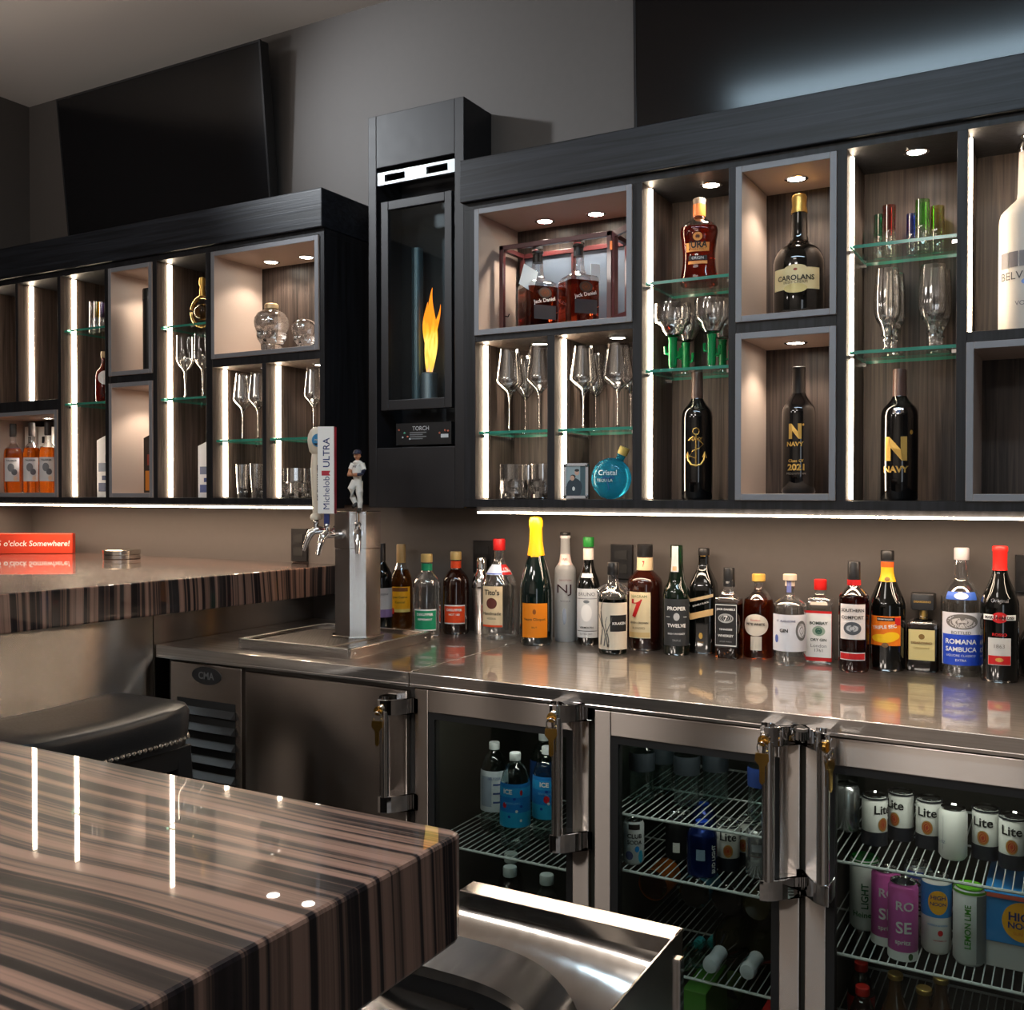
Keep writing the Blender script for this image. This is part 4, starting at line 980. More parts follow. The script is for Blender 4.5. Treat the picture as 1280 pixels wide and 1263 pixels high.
bottle('black cone-shouldered liqueur bottle with an orange and yellow label', P, H, R, [(.95,0),(1,.02),(1,.52),(.96,.57),(.70,.67),(.44,.77),(.36,.83),(.36,.90)], DG, [cap(.915,1,.36,BLACK)],
       [Lb(.215,.46,.88,col(232,120,24),[('HIRAM WALKER',.435,.8,W,-.1,0,None,.02),('TRIPLE SEC',.37,1.3,col(226,226,222),-.15,.12,None,.03)],uc=-.1,shapes=[(.24,.31,-.9,.5,col(246,196,30),1),(.26,.33,-.2,.7,col(246,196,30),1),(.385,.45,.42,.76,RED),(.42,.45,-.55,.45,K),(.20,.24,-.28,.08,col(120,90,60),1)]),
        Lb(.74,.905,1.1,col(236,176,28),shapes=[(.86,.905,-1.1,1.1,col(230,90,30)),(.745,.78,-.3,.3,col(120,90,40),1)],part='neck_label')], 0, group=GR)
P, H, R = spot(1154, 839, 741, 41)
bottle('short square amaretto bottle with a wide dark square cap', P, H, R*.95, [(.97,0),(1,.02),(1,.58),(.97,.63),(.70,.67),(.24,.69),(.22,.74),(.22,.78)], liquid(96,44,18), [('collar', [(.24,.69),(.27,.72),(.24,.78)], GOLD)],
       [Lb(.15,.545,.80,col(206,190,132),[('DISARONNO',.375,1.2,col(96,60,30),0,0,None,.02),('ORIGINALE',.31,.9,col(150,130,80))],shapes=[(.42,.49,-.18,.18,col(120,90,40),1),(.155,.545,-.8,-.76,col(166,140,80)),(.155,.545,.76,.8,col(166,140,80))])], -6, n=8, fill=(.56, liquid(96,44,18)), group=GR)
lp = [o for o in bpy.data.objects if o.name.startswith('liquor_bottle')][-1]
m = MB().lathe([(R*.66,H*.79),(R*.70,H*.80),(R*.70,H*.985),(R*.66,H)], 0, 32, n=8); m.text('DISARONNO', lambda u, v: (u, -R*.715, v), 1, w=R*1.0, c=(0, H*.90), bold=.03)
m.build('square_cap', [BLACK, GOLD], lp)
P, H, R = spot(1201, 847, 685, 50)
bottle('tall clear sambuca bottle with a blue label', P, H, R, [(.95,0),(1,.02),(1,.56),(.95,.63),(.66,.71),(.42,.75),(.43,.79),(.38,.88),(.34,.91)], CL, [cap(.905,1,.36,col(196,190,192))],
       [Lb(.09,.50,1.05,col(224,222,226),[('ROMANA',.275,1.5,W,0,0,None,.02),('SAMBUCA',.215,1.5,W,0,0,None,.02),('LIQUORE CLASSICO',.165,1.4,W),('EXTRA',.13,.5,W),('BOTTLED',.345,.9,K)],shapes=[(.09,.33,-.98,1.0,col(34,72,190)),(.37,.49,-.75,.85,col(110,104,100),1),(.38,.46,-.55,.65,col(196,190,186),1)]),
        Lb(.60,.66,.8,col(60,100,190),shapes=[(.605,.655,-.35,.35,W,1)],part='shoulder_label')], 0, fill=(.60, CL), group=GR)
P, H, R = spot(1249, 851, 682, 46)
bottle('dark vermouth bottle with a bright red neck and cap', P, H, R, [(.94,0),(1,.02),(1,.52),(.95,.60),(.66,.70),(.42,.79),(.37,.83),(.36,.92)], DG, [('cap', [(.40,.82),(.375,.84),(.375,.955),(.41,.965),(.41,.99),(.36,1)], col(222,34,28))],
       [Lb(.46,.50,.9,W,[('MARTINI&ROSSI',.48,1.5,K,0,0,None,.03)],shapes=[(.44,.52,-.4,.4,RED,1),(.462,.498,-.85,.85,W)]),
        Lb(.13,.33,.58,col(206,202,196),[('ROSSO',.355,.7,RED,0,0,None,.02),('1863',.27,.5,col(120,110,100))],shapes=[(.135,.20,-.56,.56,RED),(.155,.185,-.2,.2,GOLD,1)],part='lower_label'),
        Lb(.58,.66,.7,None,[('Original',.60,.9,col(110,110,112))],part='glass_lettering')], 0, group=GR)
P, H, R = spot(1296, 855, 800, 48)
bottle('round dark bottle at the edge of the row, past the red-necked vermouth', P, .20, R, [(.55,0),(.8,.04),(1,.25),(.95,.45),(.6,.62),(.3,.72),(.26,.9)], darkglass(20,14,12), [cap(.9,1,.32,BLACK)], [], 0, group=GR)

# ------------------------------------------------------------------ glassware makers
def bowl_glass(label, loc, H, R, group, kind='wine'):
    t = thing('wine_glass' if kind != 'flute' else 'beer_goblet', label, 'glass', loc, 0, group)
    if kind == 'wine':
        st = [(.62,.0),(.60,.008),(.20,.020),(.075,.04),(.055,.12),(.055,.36),(.10,.42),(.16,.445)]
        bo = [(.16,.445),(.50,.50),(.86,.565),(1.0,.61),(.99,.65),(.88,.80),(.74,1.0)]
        MB().lathe([(r*R, z*H+.0005) for r, z in st], 0, 20, cap1=False).build('stem', SOLID, t)
        sb = smooth(bo,2); th = .0016
        MB().lathe([(r*R, z*H+.0004) for r, z in sb] + [(max(r*R-th,.001), max(z*H, sb[0][1]*H+.004)) for r, z in sb[::-1]], 0, 32).build('bowl', SOLID, t)
    elif kind == 'goblet':
        st = [(.70,.0),(.66,.012),(.22,.03),(.13,.06),(.10,.2),(.13,.30),(.18,.36),(.20,.42),(.32,.46)]
        bo = [(.32,.46),(.74,.53),(.95,.60),(1,.66),(.98,.8),(.95,1.0)]
        MB().lathe([(r*R, z*H+.0005) for r, z in st], 0, 10, cap1=False).build('stem', SOLID, t)
        m = MB().lathe([(r*R, z*H) for r, z in bo], 0, 28, cap0=False, cap1=False)
        for i in range(12):
            a = 2*pi*i/12
            for s in (-1, 1): m.tube([(R*.97*sin(a+s*.26*k/4)*(.62+.38*k/4 if k < 2 else 1), -R*.97*cos(a+s*.26*k/4)*(.62+.38*k/4 if k < 2 else 1), H*(.51+.19*k/4)) for k in range(5)], R*.035, 0, 4)
        m.build('bowl', GLASS, t)
    else:
        st = [(.95,.0),(.98,.015),(.90,.03),(.30,.05),(.26,.09),(.36,.14),(.30,.17),(.48,.20),(.36,.235),(.42,.27),(.60,.33),(.80,.38)]
        bo = [(.80,.38),(.95,.46),(1.0,.56),(.98,.72),(.93,.86),(.86,1.0)]
        MB().lathe([(r*R, z*H+.0005) for r, z in st], 0, 14).build('stem', SOLID, t)
        m = MB(); rings = []
        for r, z in smooth(bo,2): rings.append([(r*R*(1+.03*cos(10*a))*sin(a), -r*R*(1+.03*cos(10*a))*cos(a), z*H) for a in [2*pi*i/60 for i in range(60)]])
        rings += [[(x*.93, y*.93, max(z, bo[0][1]*H+.006)) for x, y, z in rg] for rg in rings[::-1]]
        m.loft(rings); m.build('bowl', SOLID, t)
    return t
def tumbler(label, loc, H, R, group, tall=False):
    t = thing('tumbler', label, 'glass', loc, random.random(), group)
    n = 24; rings = []
    for z, k in ((0.0006,.90),(.03,1),(.22,.97),(.34,1.02),(.50,.97),(.58,1.0),(1.0,1.0)):
        rr = []
        for i in range(n):
            a = 2*pi*i/n; q = (1+(.05 if i % 2 else -.03)) if z < .55 and not tall else 1
            tp = (.72+.28*min(1, z/.75)) if tall else 1
            rr.append((R*k*q*tp*sin(a), -R*k*q*tp*cos(a), max(z*H, .0006)))
        rings.append(rr)
    for z, k in ((1.0,.92),(.30 if tall else .16,.88)):
        tp = (.72+.28*min(1, z/.75)) if tall else 1
        rings.append([(R*k*tp*sin(2*pi*i/n), -R*k*tp*cos(2*pi*i/n), z*H) for i in range(n)])
    m = MB().loft(rings, 0, True, True, sm=tall); o = m.build('body', SOLID, t, recalc=True)
    return t
def at_shelf(px, Y, z, py=None): return (xat(px, Y, py or 500), Y, z)
def dims(px, Y, z, pyt, wpx):
    p = atY(px, pyt, Y); return p.z - z, wpx/2*mpp((p.x, Y, z))
G1, G2, G3 = 'tall wine glasses in the niches', 'cut crystal tumblers in the niches', 'coloured shot glasses in the niches'
zz = 1.554+GT
for px, Y, pt, w, lab in ((637,2.605,437,34,'angular wine glass on the first shelf from the fireplace, nearest the light strip'), (657,2.70,446,27,'wine glass standing behind the pair on the first shelf from the fireplace'), (674.5,2.60,433,35,'wine glass on the first shelf from the fireplace, against the divider'),
        (729.5,2.605,434,35,'angular wine glass above the photo frame, nearest the light strip'), (745,2.70,443,27,'wine glass standing behind the pair above the photo frame'), (772.5,2.605,430,38,'wine glass above the round blue bottle'), (789,2.69,436,30,'wine glass cut off by the upright above the round blue bottle')):
    h, r = dims(px, Y, zz, pt, w); x = at_shelf(px, Y, zz)
    hi_ = -1.308 if px < 690 else -1.049
    bowl_glass(lab, (min(x[0], hi_-r*1.02), Y, zz), h, r, G1)
zz = 1.556+GT
for px, Y, pt, w, lab in ((300,2.62,468,25,'wine glass beside the light strip above the two tall clear tumblers'), (322.5,2.62,465,25,'wine glass against the divider above the two tall clear tumblers'), (392,2.62,456,25,'wine glass behind the tap handles on the end shelf')):
    h, r = dims(px, Y, zz, pt, w); bowl_glass(lab, at_shelf(px, Y, zz), min(h, .238), r, G1)
zz = ZI0+.0004
for px, Y, pt, w, lab in ((642,2.60,581,34,'cut crystal tumbler under the first wine glass shelf, nearest the light strip'), (679,2.62,580,34,'cut crystal tumbler under the first wine glass shelf, against the divider'), (662,2.695,582,31,'cut crystal tumbler behind the two under the first wine glass shelf'),
        (364,2.60,586,34,'cut crystal tumbler behind the tap handles, nearest the light strip'), (388.5,2.66,586,30,'cut crystal tumbler behind the tap handles, at the cabinet end')):
    h, r = dims(px, Y, zz, pt, w); x = at_shelf(px, Y, zz)
    hi_ = -1.308 if px > 600 else -2.137
    tumbler(lab, (min(x[0], hi_-r*1.08), Y, zz), h, r, G2)
for px, Y, pt, w, lab in ((298,2.62,581,18,'tall clear tumbler beside the light strip under two wine glasses'), (321,2.62,580,19,'tall clear tumbler against the divider under two wine glasses')):
    h, r = dims(px, Y, zz, pt, w); tumbler(lab, at_shelf(px, Y, zz), h, r, G2, True)
zz = 1.712+GT
for px, Y, pt, w, lab in ((232,2.60,420,22,'cut crystal wine goblet nearest the light strip under the gold decanter'), (254,2.60,417,22,'cut crystal wine goblet against the upright under the gold decanter')):
    h, r = dims(px, Y, zz, pt, w); bowl_glass(lab, at_shelf(px, Y, zz), h, r, 'cut crystal wine goblets', 'goblet')
zz = 1.719+GT
for px, pb, pt, w, lab in ((1109,447,337,31,'crystal beer goblet under the green and red shot glasses, front one'), (1116,452.5,343,30,'crystal beer goblet behind the one under the green and red shot glasses'), (1166,443,332,33,'crystal beer goblet under the lime shot glass, front one'), (1173,449,339,31,'crystal beer goblet behind the one under the lime shot glass')):
    Y = 2.605 if 'front' in lab else 2.695; h, r = dims(px, Y, zz, pt, w); bowl_glass(lab, (xat(px, Y, 400), Y, zz), h, r, 'crystal beer goblets', 'flute')
# shot glasses
def shot(lab, px, pb, pt, w, z, tint, xlim=None):
    p = atZ(px, pb, z); Y = min(max(p.y, 2.56), 2.71); x = xat(px, Y, (pb+pt)/2); h = zat(px, pt, Y)-z; r = w/2*mpp((x,Y,z))
    if xlim: x = min(x, xlim-r-.001)
    t = thing('shot_glass', lab, 'glass', (x, Y, z), 0, G3)
    MB().lathe([(r*.92,.0006),(r,.003),(r,h*.5)], 0, 20, cap1=False).build('base', thin('shot_clear', (.9,.93,.9), .05, .8, .3), t)
    MB().lathe([(r,h*.5),(r,h)], 0, 20, cap0=False, cap1=False).build('coloured_rim', thin('shot_%d' % int(sum(tint)*1000), tint, .05, .8, .3), t)
zz = 1.975+GT
shot('dark green shot glass on the top shelf, nearest the light strip', 1099.5, 329, 269, 14, zz, (.08,.48,.30))
shot('red shot glass beside the dark green one', 1111.5, 320, 257.5, 16, zz, (.62,.16,.13))
shot('blue shot glass on the top shelf', 1140, 328, 268, 14, zz, (.10,.18,.70))
shot('lime green shot glass, tallest looking on the top shelf', 1153, 315, 250.5, 17, zz, (.30,.80,.20))
shot('olive yellow shot glass beside the lime one', 1171.5, 321, 258.5, 17, zz, (.55,.50,.08))
zz = 2.0+GT
shot('pale shot glass nearest the light strip above the red bottle', 114.5, 417, 378, 7, zz, (.7,.62,.55))
shot('yellow shot glass in the middle of three above the red bottle', 121, 416, 377, 7, zz, (.80,.62,.10))
shot('violet shot glass against the upright above the red bottle', 128, 415, 378, 7, zz, (.40,.28,.55), -3.17)
# cactus stem glasses
zz = 1.705+GT
CAC = pm('cactus_green', srgb(22,150,84), .08, trans=.45)
for px, Y, pt, w, lab in ((838.5,2.60,381,46,'margarita glass with green cactus stem, nearest the light strip'), (889.5,2.60,375,44,'margarita glass with green cactus stem, beside the upright'), (857,2.70,389,42,'margarita glass with green cactus stem, behind the one by the light strip'), (903,2.70,384,40,'margarita glass with green cactus stem, behind the one by the upright')):
    h, r = dims(px, Y, zz, pt, w); x, y, z = at_shelf(px, Y, zz)
    x = min(x, -.784-r)
    t = thing('cactus_glass', lab, 'glass', (x, y, z), 0, 'cactus-stem margarita glasses')
    m = MB().lathe([(r*.62,.0006),(r*.60,.004),(r*.2,.008),(r*.2,h*.05)], 0, 24); m.build('foot', SOLID, t)
    m = MB().lathe([(r*.20,h*.05),(r*.25,h*.10),(r*.25,h*.44),(r*.30,h*.50)], 0, 12)
    m.tube([(r*.2,0,h*.20),(r*.42,0,h*.21),(r*.44,0,h*.34)], r*.09, 0, 8); m.tube([(-r*.2,0,h*.26),(-r*.42,0,h*.27),(-r*.44,0,h*.38)], r*.09, 0, 8)
    m.build('cactus_stem', CAC, t)
    MB().lathe([(r*.12,h*.505),(r*.45,h*.53),(r*.62,h*.60),(r*.70,h*.66),(r*.95,h*.72),(r*1.0,h*.80),(r*.98,h*1.0),(r*.94,h*1.0),(r*.95,h*.80),(r*.90,h*.735),(r*.65,h*.67),(r*.56,h*.61),(r*.40,h*.55),(r*.02,h*.53)], 0, 28).build('bowl', SOLID, t)

# ------------------------------------------------------------------ display bottles
GD = 'display bottles in the niches'
def dbottle(label, px, Y, z, pt, w, *a, **k):
    h, r = dims(px, Y, z, pt, w); x = xat(px, Y, pt+40)
    if 'xmax' in k: x = min(x, k.pop('xmax')-r-.001)
    return bottle(label, (x, Y, z), h, r, *a, group=GD, **k)
OR_ = col(226,150,74)
dbottle('amber whisky bottle with an orange label, on the upper glass shelf', 874, 2.64, 1.948, 249, 46, [(1.0,0),(1.02,.03),(.90,.20),(.86,.34),(.93,.50),(1.0,.60),(.92,.68),(.60,.735),(.34,.77),(.31,.80),(.31,.88)], None,
        [('foil', [(.34,.79),(.34,.93)], col(196,110,50,.3)), ('cap', [(.33,.93),(.35,.99),(.3,1)], col(120,106,96))],
        [Lb(.36,.46,.78,OR_,[('JURA',.425,1.15,K,0,0,None,.03),('SINGLE MALT',.385,1.0,col(160,90,30))]), Lb(.48,.58,.5,None,shapes=[(.48,.575,-.26,.26,OR_,1),(.505,.55,-.12,.12,col(70,20,16),1)],part='rosette'), Lb(.26,.31,.6,K,[('ORIGIN',.285,.7,W)],shapes=[(.215,.25,-.6,.6,OR_)],part='lower_label')], -6, n=2.6, ay=.8, fill=(.66, liquid(176,40,14)))
dbottle('black cream-liqueur bottle with a scroll label, alone in the upper small box', 999, 2.63, 1.8335, 243, 62, [(.92,0),(1,.03),(1,.40),(.97,.47),(.78,.55),(.42,.60),(.33,.66),(.31,.76),(.28,.88)], darkglass(12,12,10),
        [('foil', [(.33,.845),(.28,.90),(.30,.97),(.26,.99),(.1,1)], GOLD)],
        [Lb(.20,.37,1.0,col(224,206,156),[('CAROLANS',.29,1.45,K,0,0,None,.02),('IRISH CREAM',.255,.9,col(90,70,40))],shapes=[(.325,.395,-.45,.45,col(224,206,156),1),(.17,.245,-.45,.45,col(214,194,130),1),(.345,.365,-.08,.08,col(150,60,40),1)])], -8)
dbottle('black wine bottle with gold NAVY and year lettering, alone in the lower small box', 998.5, 2.64, 1.3795, 459, 41, [(.93,0),(1,.015),(1,.62),(.93,.68),(.55,.75),(.36,.80),(.34,.9)], darkglass(10,9,10),
        [('foil', [(.39,.79),(.38,.97),(.40,.975),(.40,.995),(.34,1)], col(26,24,24,.3))],
        [Lb(.12,.52,1,None,[('N',.485,.72,GOLD,-.1,0,.92,.06)],part='gold_letter'), Lb(.12,.52,1,None,[('NAVY',.385,.95,GOLD,-.1,0,None,.04)],part='gold_lettering'), Lb(.12,.52,1,None,[('Class Of',.255,.85,GOLD,-.05,0,None,.02),('2021',.205,.95,GOLD,-.05,0,None,.04),('MIDSHIPMAN',.155,1.1,col(120,110,100),-.05)],part='gold_lettering'), Lb(.12,.52,1,None,shapes=[(.525,.545,.30,.42,GOLD,1)],part='gold_star')], -6, face=True)
dbottle('black wine bottle with a gold anchor, under the cactus glasses', 871.5, 2.62, ZI0+.0004, 466, 38, [(.93,0),(1,.015),(1,.64),(.90,.70),(.52,.76),(.36,.80),(.34,.9)], darkglass(8,8,9),
        [('foil', [(.38,.77),(.37,.99),(.34,1)], col(92,70,62,.3))],
        [Lb(.25,.60,.55,None,shapes=[(.70,.735,-.16,.16,CHROME,1)],part='neck_seal')], -4)
lp = [o for o in bpy.data.objects if o.name.startswith('liquor_bottle')][-1]
h, r = dims(871.5, 2.62, ZI0, 466, 38)
def S_(u, z): return ((r+.0015)*sin(u), -(r+.0015)*cos(u), z*h)
m = MB(); q = .0016
m.tube([S_(0,.27),S_(0,.51)], q*1.5, 0, 6); m.tube([S_(-.55,.36),S_(-.5,.31),S_(-.3,.275),S_(0,.262),S_(.3,.275),S_(.5,.31),S_(.55,.36)], q*1.5, 0, 6)
m.tube([S_(-.68,.325),S_(-.55,.37),S_(-.42,.33)], q, 0, 6); m.tube([S_(.68,.325),S_(.55,.37),S_(.42,.33)], q, 0, 6)
m.tube([S_(.20*sin(2*pi*i/12),.53+.026*cos(2*pi*i/12)) for i in range(13)], q, 0, 6)
m.tube([S_(-.5,.46),S_(-.2,.49),S_(.2,.46),S_(.45,.43),S_(.2,.40),S_(-.2,.38),S_(-.4,.34),S_(0,.32)], q, 0, 6)
m.text('NAVY', lambda u, v: S_(u/r, v/h), 0, w=r*.8, c=(0, .47*h), bold=.02)
m.build('gold_anchor', GOLD, lp)
dbottle('black wine bottle with a large gold N and NAVY, under the crystal beer goblets', 1124.5, 2.62, ZI0+.0004, 462, 44, [(.93,0),(1,.015),(1,.64),(.90,.70),(.52,.76),(.36,.80),(.34,.9)], darkglass(8,7,8),
        [('foil', [(.38,.78),(.37,.99),(.34,1)], col(84,62,56,.3))],
        [Lb(.12,.52,1,None,[('N',.39,1.15,GOLD,-.12,0,1.35,.06)],part='gold_letter'), Lb(.12,.52,1,None,[('NAVY',.235,1.3,GOLD,-.12,0,None,.04)],part='gold_lettering'), Lb(.12,.52,1,None,shapes=[(.495,.53,.62,.80,GOLD,1)],part='gold_star'), Lb(.66,.70,.3,CHROME,shapes=[(.645,.69,-.2,.2,CHROME,1),(.655,.68,-.14,.14,col(60,90,140),1)],part='neck_seal')], -4)
zz = 1.7525
h, r = dims(1287, 2.62, zz, 120, 70)
bottle('very large frosted vodka bottle, alone in the tall lit niche at the picture edge', (xat(1287, 2.62, 330), 2.62, zz), min(h, .44), r, [(.97,0),(1,.01),(1,.56),(.94,.63),(.62,.68),(.42,.71),(.39,.80),(.36,.97)], pm('frosted_white', srgb(214,206,196), .35, trans=.25, ior=1.3), [cap(.95,1,.42,CHROME)],
       [Lb(.25,.33,1.3,None,[('BELVEDERE',.285,1.9,col(70,66,70),-.05)],part='lettering'), Lb(.25,.33,1.3,None,[('VODKA',.14,.8,col(120,116,120),-.05)],part='lettering'), Lb(.25,.33,1.3,None,shapes=[(.33,.41,-1.05,-.72,col(110,106,108)),(.33,.41,-.68,-.36,col(92,88,92)),(.33,.41,-.32,0,col(110,106,108)),(.33,.41,.04,.36,col(92,88,92)),(.33,.41,.40,.72,col(110,106,108))]), Lb(.25,.33,1.3,None,shapes=[(.235,.265,-.25,.05,col(120,150,210),1)],part='blue_mark')], 0, group=GD)
# twin decanters in the presentation case
yc = 2.60
ca0, ca1 = xat(624, yc, 380), xat(764, yc, 340); cz = 1.8595; czt = zat(630, 311, yc); cb_ = 2.742
MAH = pm('mahogany', srgb(74,32,34), .3, coat=.5)
t = thing('presentation_case', 'dark red wooden presentation case, open, holding the twin whiskey decanters', 'case', ((ca0+ca1)/2, 2.67, cz))
m = MB(); w = .014
for x in (ca0, ca1-w):
    for y in (yc, cb_-w): m.box(x, x+w, y, y+w, cz, czt)
m.box(ca0, ca1, yc, yc+w, czt-.004, czt+.010).box(ca0, ca1, cb_-w, cb_, czt-.004, czt+.010).box(ca0, ca0+w, yc, cb_, czt-.004, czt+.010).box(ca1-w, ca1, yc, cb_, czt-.004, czt+.010).box(ca0, ca1, yc+w, cb_, cz, cz+.004)
bw(m, 'frame', MAH, t, .001)
bw(MB().box(ca0+w, ca1-w, cb_-.006, cb_-.002, cz+.004, czt-.004), 'back_panel', pm('case_back', srgb(92,104,120), .25), t)
m = MB().box((ca0+ca1)/2-.006, (ca0+ca1)/2+.006, cb_-.012, cb_-.006, cz+.004, czt-.004); bw(m, 'mullion', MAH, t)
# open door
dl = .105; da = radians(-38)
D = lambda s, zz_, th=0: (ca1 + .002 + dl*s*cos(da) - th*sin(da)*1, yc + dl*s*sin(da) + th*cos(da), zz_)
m = MB()
for s0, s1, z0, z1 in ((0,.14,cz+.002,czt+.008),(.86,1,cz+.002,czt+.008),(.14,.86,cz+.002,cz+.02),(.14,.86,czt-.010,czt+.008)):
    m.add([D(s0,z0),D(s1,z0),D(s1,z1),D(s0,z1),D(s0,z0,.012),D(s1,z0,.012),D(s1,z1,.012),D(s0,z1,.012)], [(0,1,2,3),(4,7,6,5),(0,4,5,1),(1,5,6,2),(2,6,7,3),(3,7,4,0)], 0)
m.v = [(min(a, -1.072), b, c) for a, b, c in m.v]
bw(m, 'door', MAH, t)
bw(MB().box(ca1-.003, ca1+.004, yc-.003, yc, czt-.045, czt-.02), 'hinge', pm('copper_hinge', srgb(190,110,70), .3, 1), t)
bw(MB().tube([(ca0+w+.004,yc+.004,cz+.05),(ca0+w+.018,yc-.002,cz+.046),(ca0+w+.022,yc-.002,cz+.054)], .0016, 0, 6), 'hook_latch', BLACK, t)
DEC = [(.97,0),(1,.02),(1,.50),(.90,.56),(.42,.60),(.30,.66),(.27,.80)]
for px, pt, lab, num in ((672,306,'square whiskey decanter with dark stopper, on the hook side of the presentation case','W'), (723,301,'square whiskey decanter with dark stopper, on the hinge side of the presentation case','15')):
    h, r = dims(px, 2.655, cz+.0045, pt, 41); 
    d = bottle(lab, (xat(px, 2.655, 380), 2.655, cz+.0045), h, r, DEC, None, [('stopper', [(.31,.80),(.31,.90),(.36,.91),(.36,.985),(.3,1)], BLACK), ('stopper_band', [(.365,.93),(.365,.95)], CHROME)],
        [Lb(.06,.50,.9,None,[('Jack Daniel',.33,1.4,W,-.05,.22,None,.01)],shapes=[(.36,.485,-.42,.42,col(60,54,50),1),(.375,.47,-.32,.32,col(110,60,30),1),(.12,.28,-.72,.72,col(56,54,58))],part='print')], 26, n=8, fill=(.50, liquid(140,46,20)), group=GD)
    m = MB(); m.text(num, lambda u, v: (r*1.01, u, v), 0, w=r*1.0, c=(0, h*.34), bold=.03); m.text('SELECT', lambda u, v: (r*1.01, u, v), 1, w=r*.9, c=(0, h*.44)); m.box(r*1.0, r*1.012, -r*.5, r*.5, h*.22, h*.228, 0)
    m.build('side_print', [col(236,190,150), col(220,50,30)], d)
    m = MB().add([(-r*1.5,-r*.5,h*.52),(-r*.75,-r*.9,h*.42),(-r*.35,-r*.8,h*.66),(-r*1.1,-r*.4,h*.76),(-r*1.5,-r*.485,h*.52),(-r*.75,-r*.885,h*.42),(-r*.35,-r*.785,h*.66),(-r*1.1,-r*.385,h*.76)], [(0,1,2,3),(7,6,5,4),(0,4,5,1),(1,5,6,2),(2,6,7,3),(3,7,4,0)]) if num == 'W' else MB().box(r*.7, r*1.3, -r*.3, -r*.27, h*.52, h*.72)
    m.build('hang_tag', col(206,214,220), d)
# photo frame
pc = atY(709, 622, 2.555); fh = zat(709, 580, 2.555)-(ZI0); fw = 31*mpp(pc)
t = thing('photo_frame', 'small silver photo frame with a couple, beside the round blue bottle', 'photo frame', (xat(710.5, 2.555, 600), 2.555, ZI0+.0006), .42)
tl_ = .16
Tn = lambda u, v, d: (u, d*cos(tl_)+v*sin(tl_), v*cos(tl_)-d*sin(tl_)+.002)
def slab(m, u0, u1, v0, v1, d0, d1, mi=0):
    m.add([Tn(u0,v0,d0),Tn(u1,v0,d0),Tn(u1,v1,d0),Tn(u0,v1,d0),Tn(u0,v0,d1),Tn(u1,v0,d1),Tn(u1,v1,d1),Tn(u0,v1,d1)], [(0,1,2,3),(7,6,5,4),(0,4,5,1),(1,5,6,2),(2,6,7,3),(3,7,4,0)], mi); return m
hwf, bd = fw/2, .008
m = MB(); slab(m,-hwf,-hwf+bd,0,fh,-.004,.004); slab(m,hwf-bd,hwf,0,fh,-.004,.004); slab(m,-hwf+bd,hwf-bd,0,bd,-.004,.004); slab(m,-hwf+bd,hwf-bd,fh-bd,fh,-.004,.004)
for u in (-1,1):
    for v in (.06,.94): m.ball(Tn(u*(hwf-.004), fh*v, -.004), .0055, 0, 8)
m.build('frame', pm('antique_silver', (.5,.5,.52), .25, 1), t)
m = MB(); slab(m,-hwf+bd,hwf-bd,bd,fh-bd,0,.002,0)
def disc(u, v, ru, rv, d, mi): m.add([Tn(u+ru*cos(2*pi*i/20), v+rv*sin(2*pi*i/20), d) for i in range(20)], [tuple(range(20))], mi)
slab(m,-hwf+bd,hwf*.35,fh*.35,fh-bd,-.0004,.0,5)
disc(-.004,fh*.34,.022,.024,-.0008,1); disc(-.006,fh*.20,.022,.018,-.0009,1); disc(.003,fh*.74,.0065,.0085,-.0012,2); disc(.003,fh*.80,.0066,.004,-.0014,3); disc(-.010,fh*.58,.0062,.0075,-.0012,2); disc(-.008,fh*.62,.0075,.006,-.0011,3); disc(-.006,fh*.28,.004,.006,-.0013,4)
m.build('photograph', [col(58,84,92), col(24,44,56), col(206,164,140), col(30,24,22), col(214,214,210), col(150,168,172)], t, recalc=False)
m = MB(); m.tube([(0,fh*.1,fh*.6),(0,.05,.0025)], .003, 0, 6); m.build('easel_back', BLACK, t)
# round blue bottle
h, r = dims(764, 2.63, ZI0, 568, 52); x = min(xat(764, 2.63, 600), -1.05-r)
t = thing('round_bottle', 'round flat turquoise tequila bottle with a palm print and a slanted stopper', 'bottle', (x, 2.63, ZI0+.0006), .12)
BLU = pm('turquoise_glass', srgb(60,196,236), .02, trans=.8, ior=1.25)
m = MB(); rings = []
for i in range(17):
    a = -pi/2 + pi*i/16
    z = r + r*1.0*sin(a)
    rings.append([(max(r*cos(a),.004)*cos(2*pi*k/28), max(r*.55*cos(a)**.8 if cos(a)>0 else .003,.003)*sin(2*pi*k/28), max(z,.0)) for k in range(28)])
m.loft(rings); m.build('glass', BLU, t)
sd = Vector((.42,0,.9)).normalized(); c0 = Vector((0,0,r)) + sd*r*.95
MB().tube([c0, c0+sd*.018], .012, 0, 14).build('neck', BLU, t)
MB().tube([c0+sd*.0185, c0+sd*.04], [.014,.015], 0, 14).build('stopper', col(222,196,110), t)
m = MB(); fy_ = lambda u, v: (u, -r*.565*max(.1,1-((u/r)**2+((v-r)/r)**2)*.5), v)
m.tube([fy_(.0+.002*sin(i), r*(.45+.09*i)) for i in range(7)], .0016, 0, 5)
for a in (-1,1):
    for s in (.3,.9): m.tube([fy_(0,r*1.0), fy_(a*.010, r*(1.0+.12*s)), fy_(a*.018, r*(.95+.08*s))], .0012, 0, 5)
m.text('Cristal', lambda u, v: fy_(u, v), 1, w=r*.9, c=(-.002, r*1.28)); m.text('TEQUILA', lambda u, v: fy_(u, v), 1, w=r*.8, c=(-.01, r*.9))
m.build('print', [col(10,60,120), W], t)
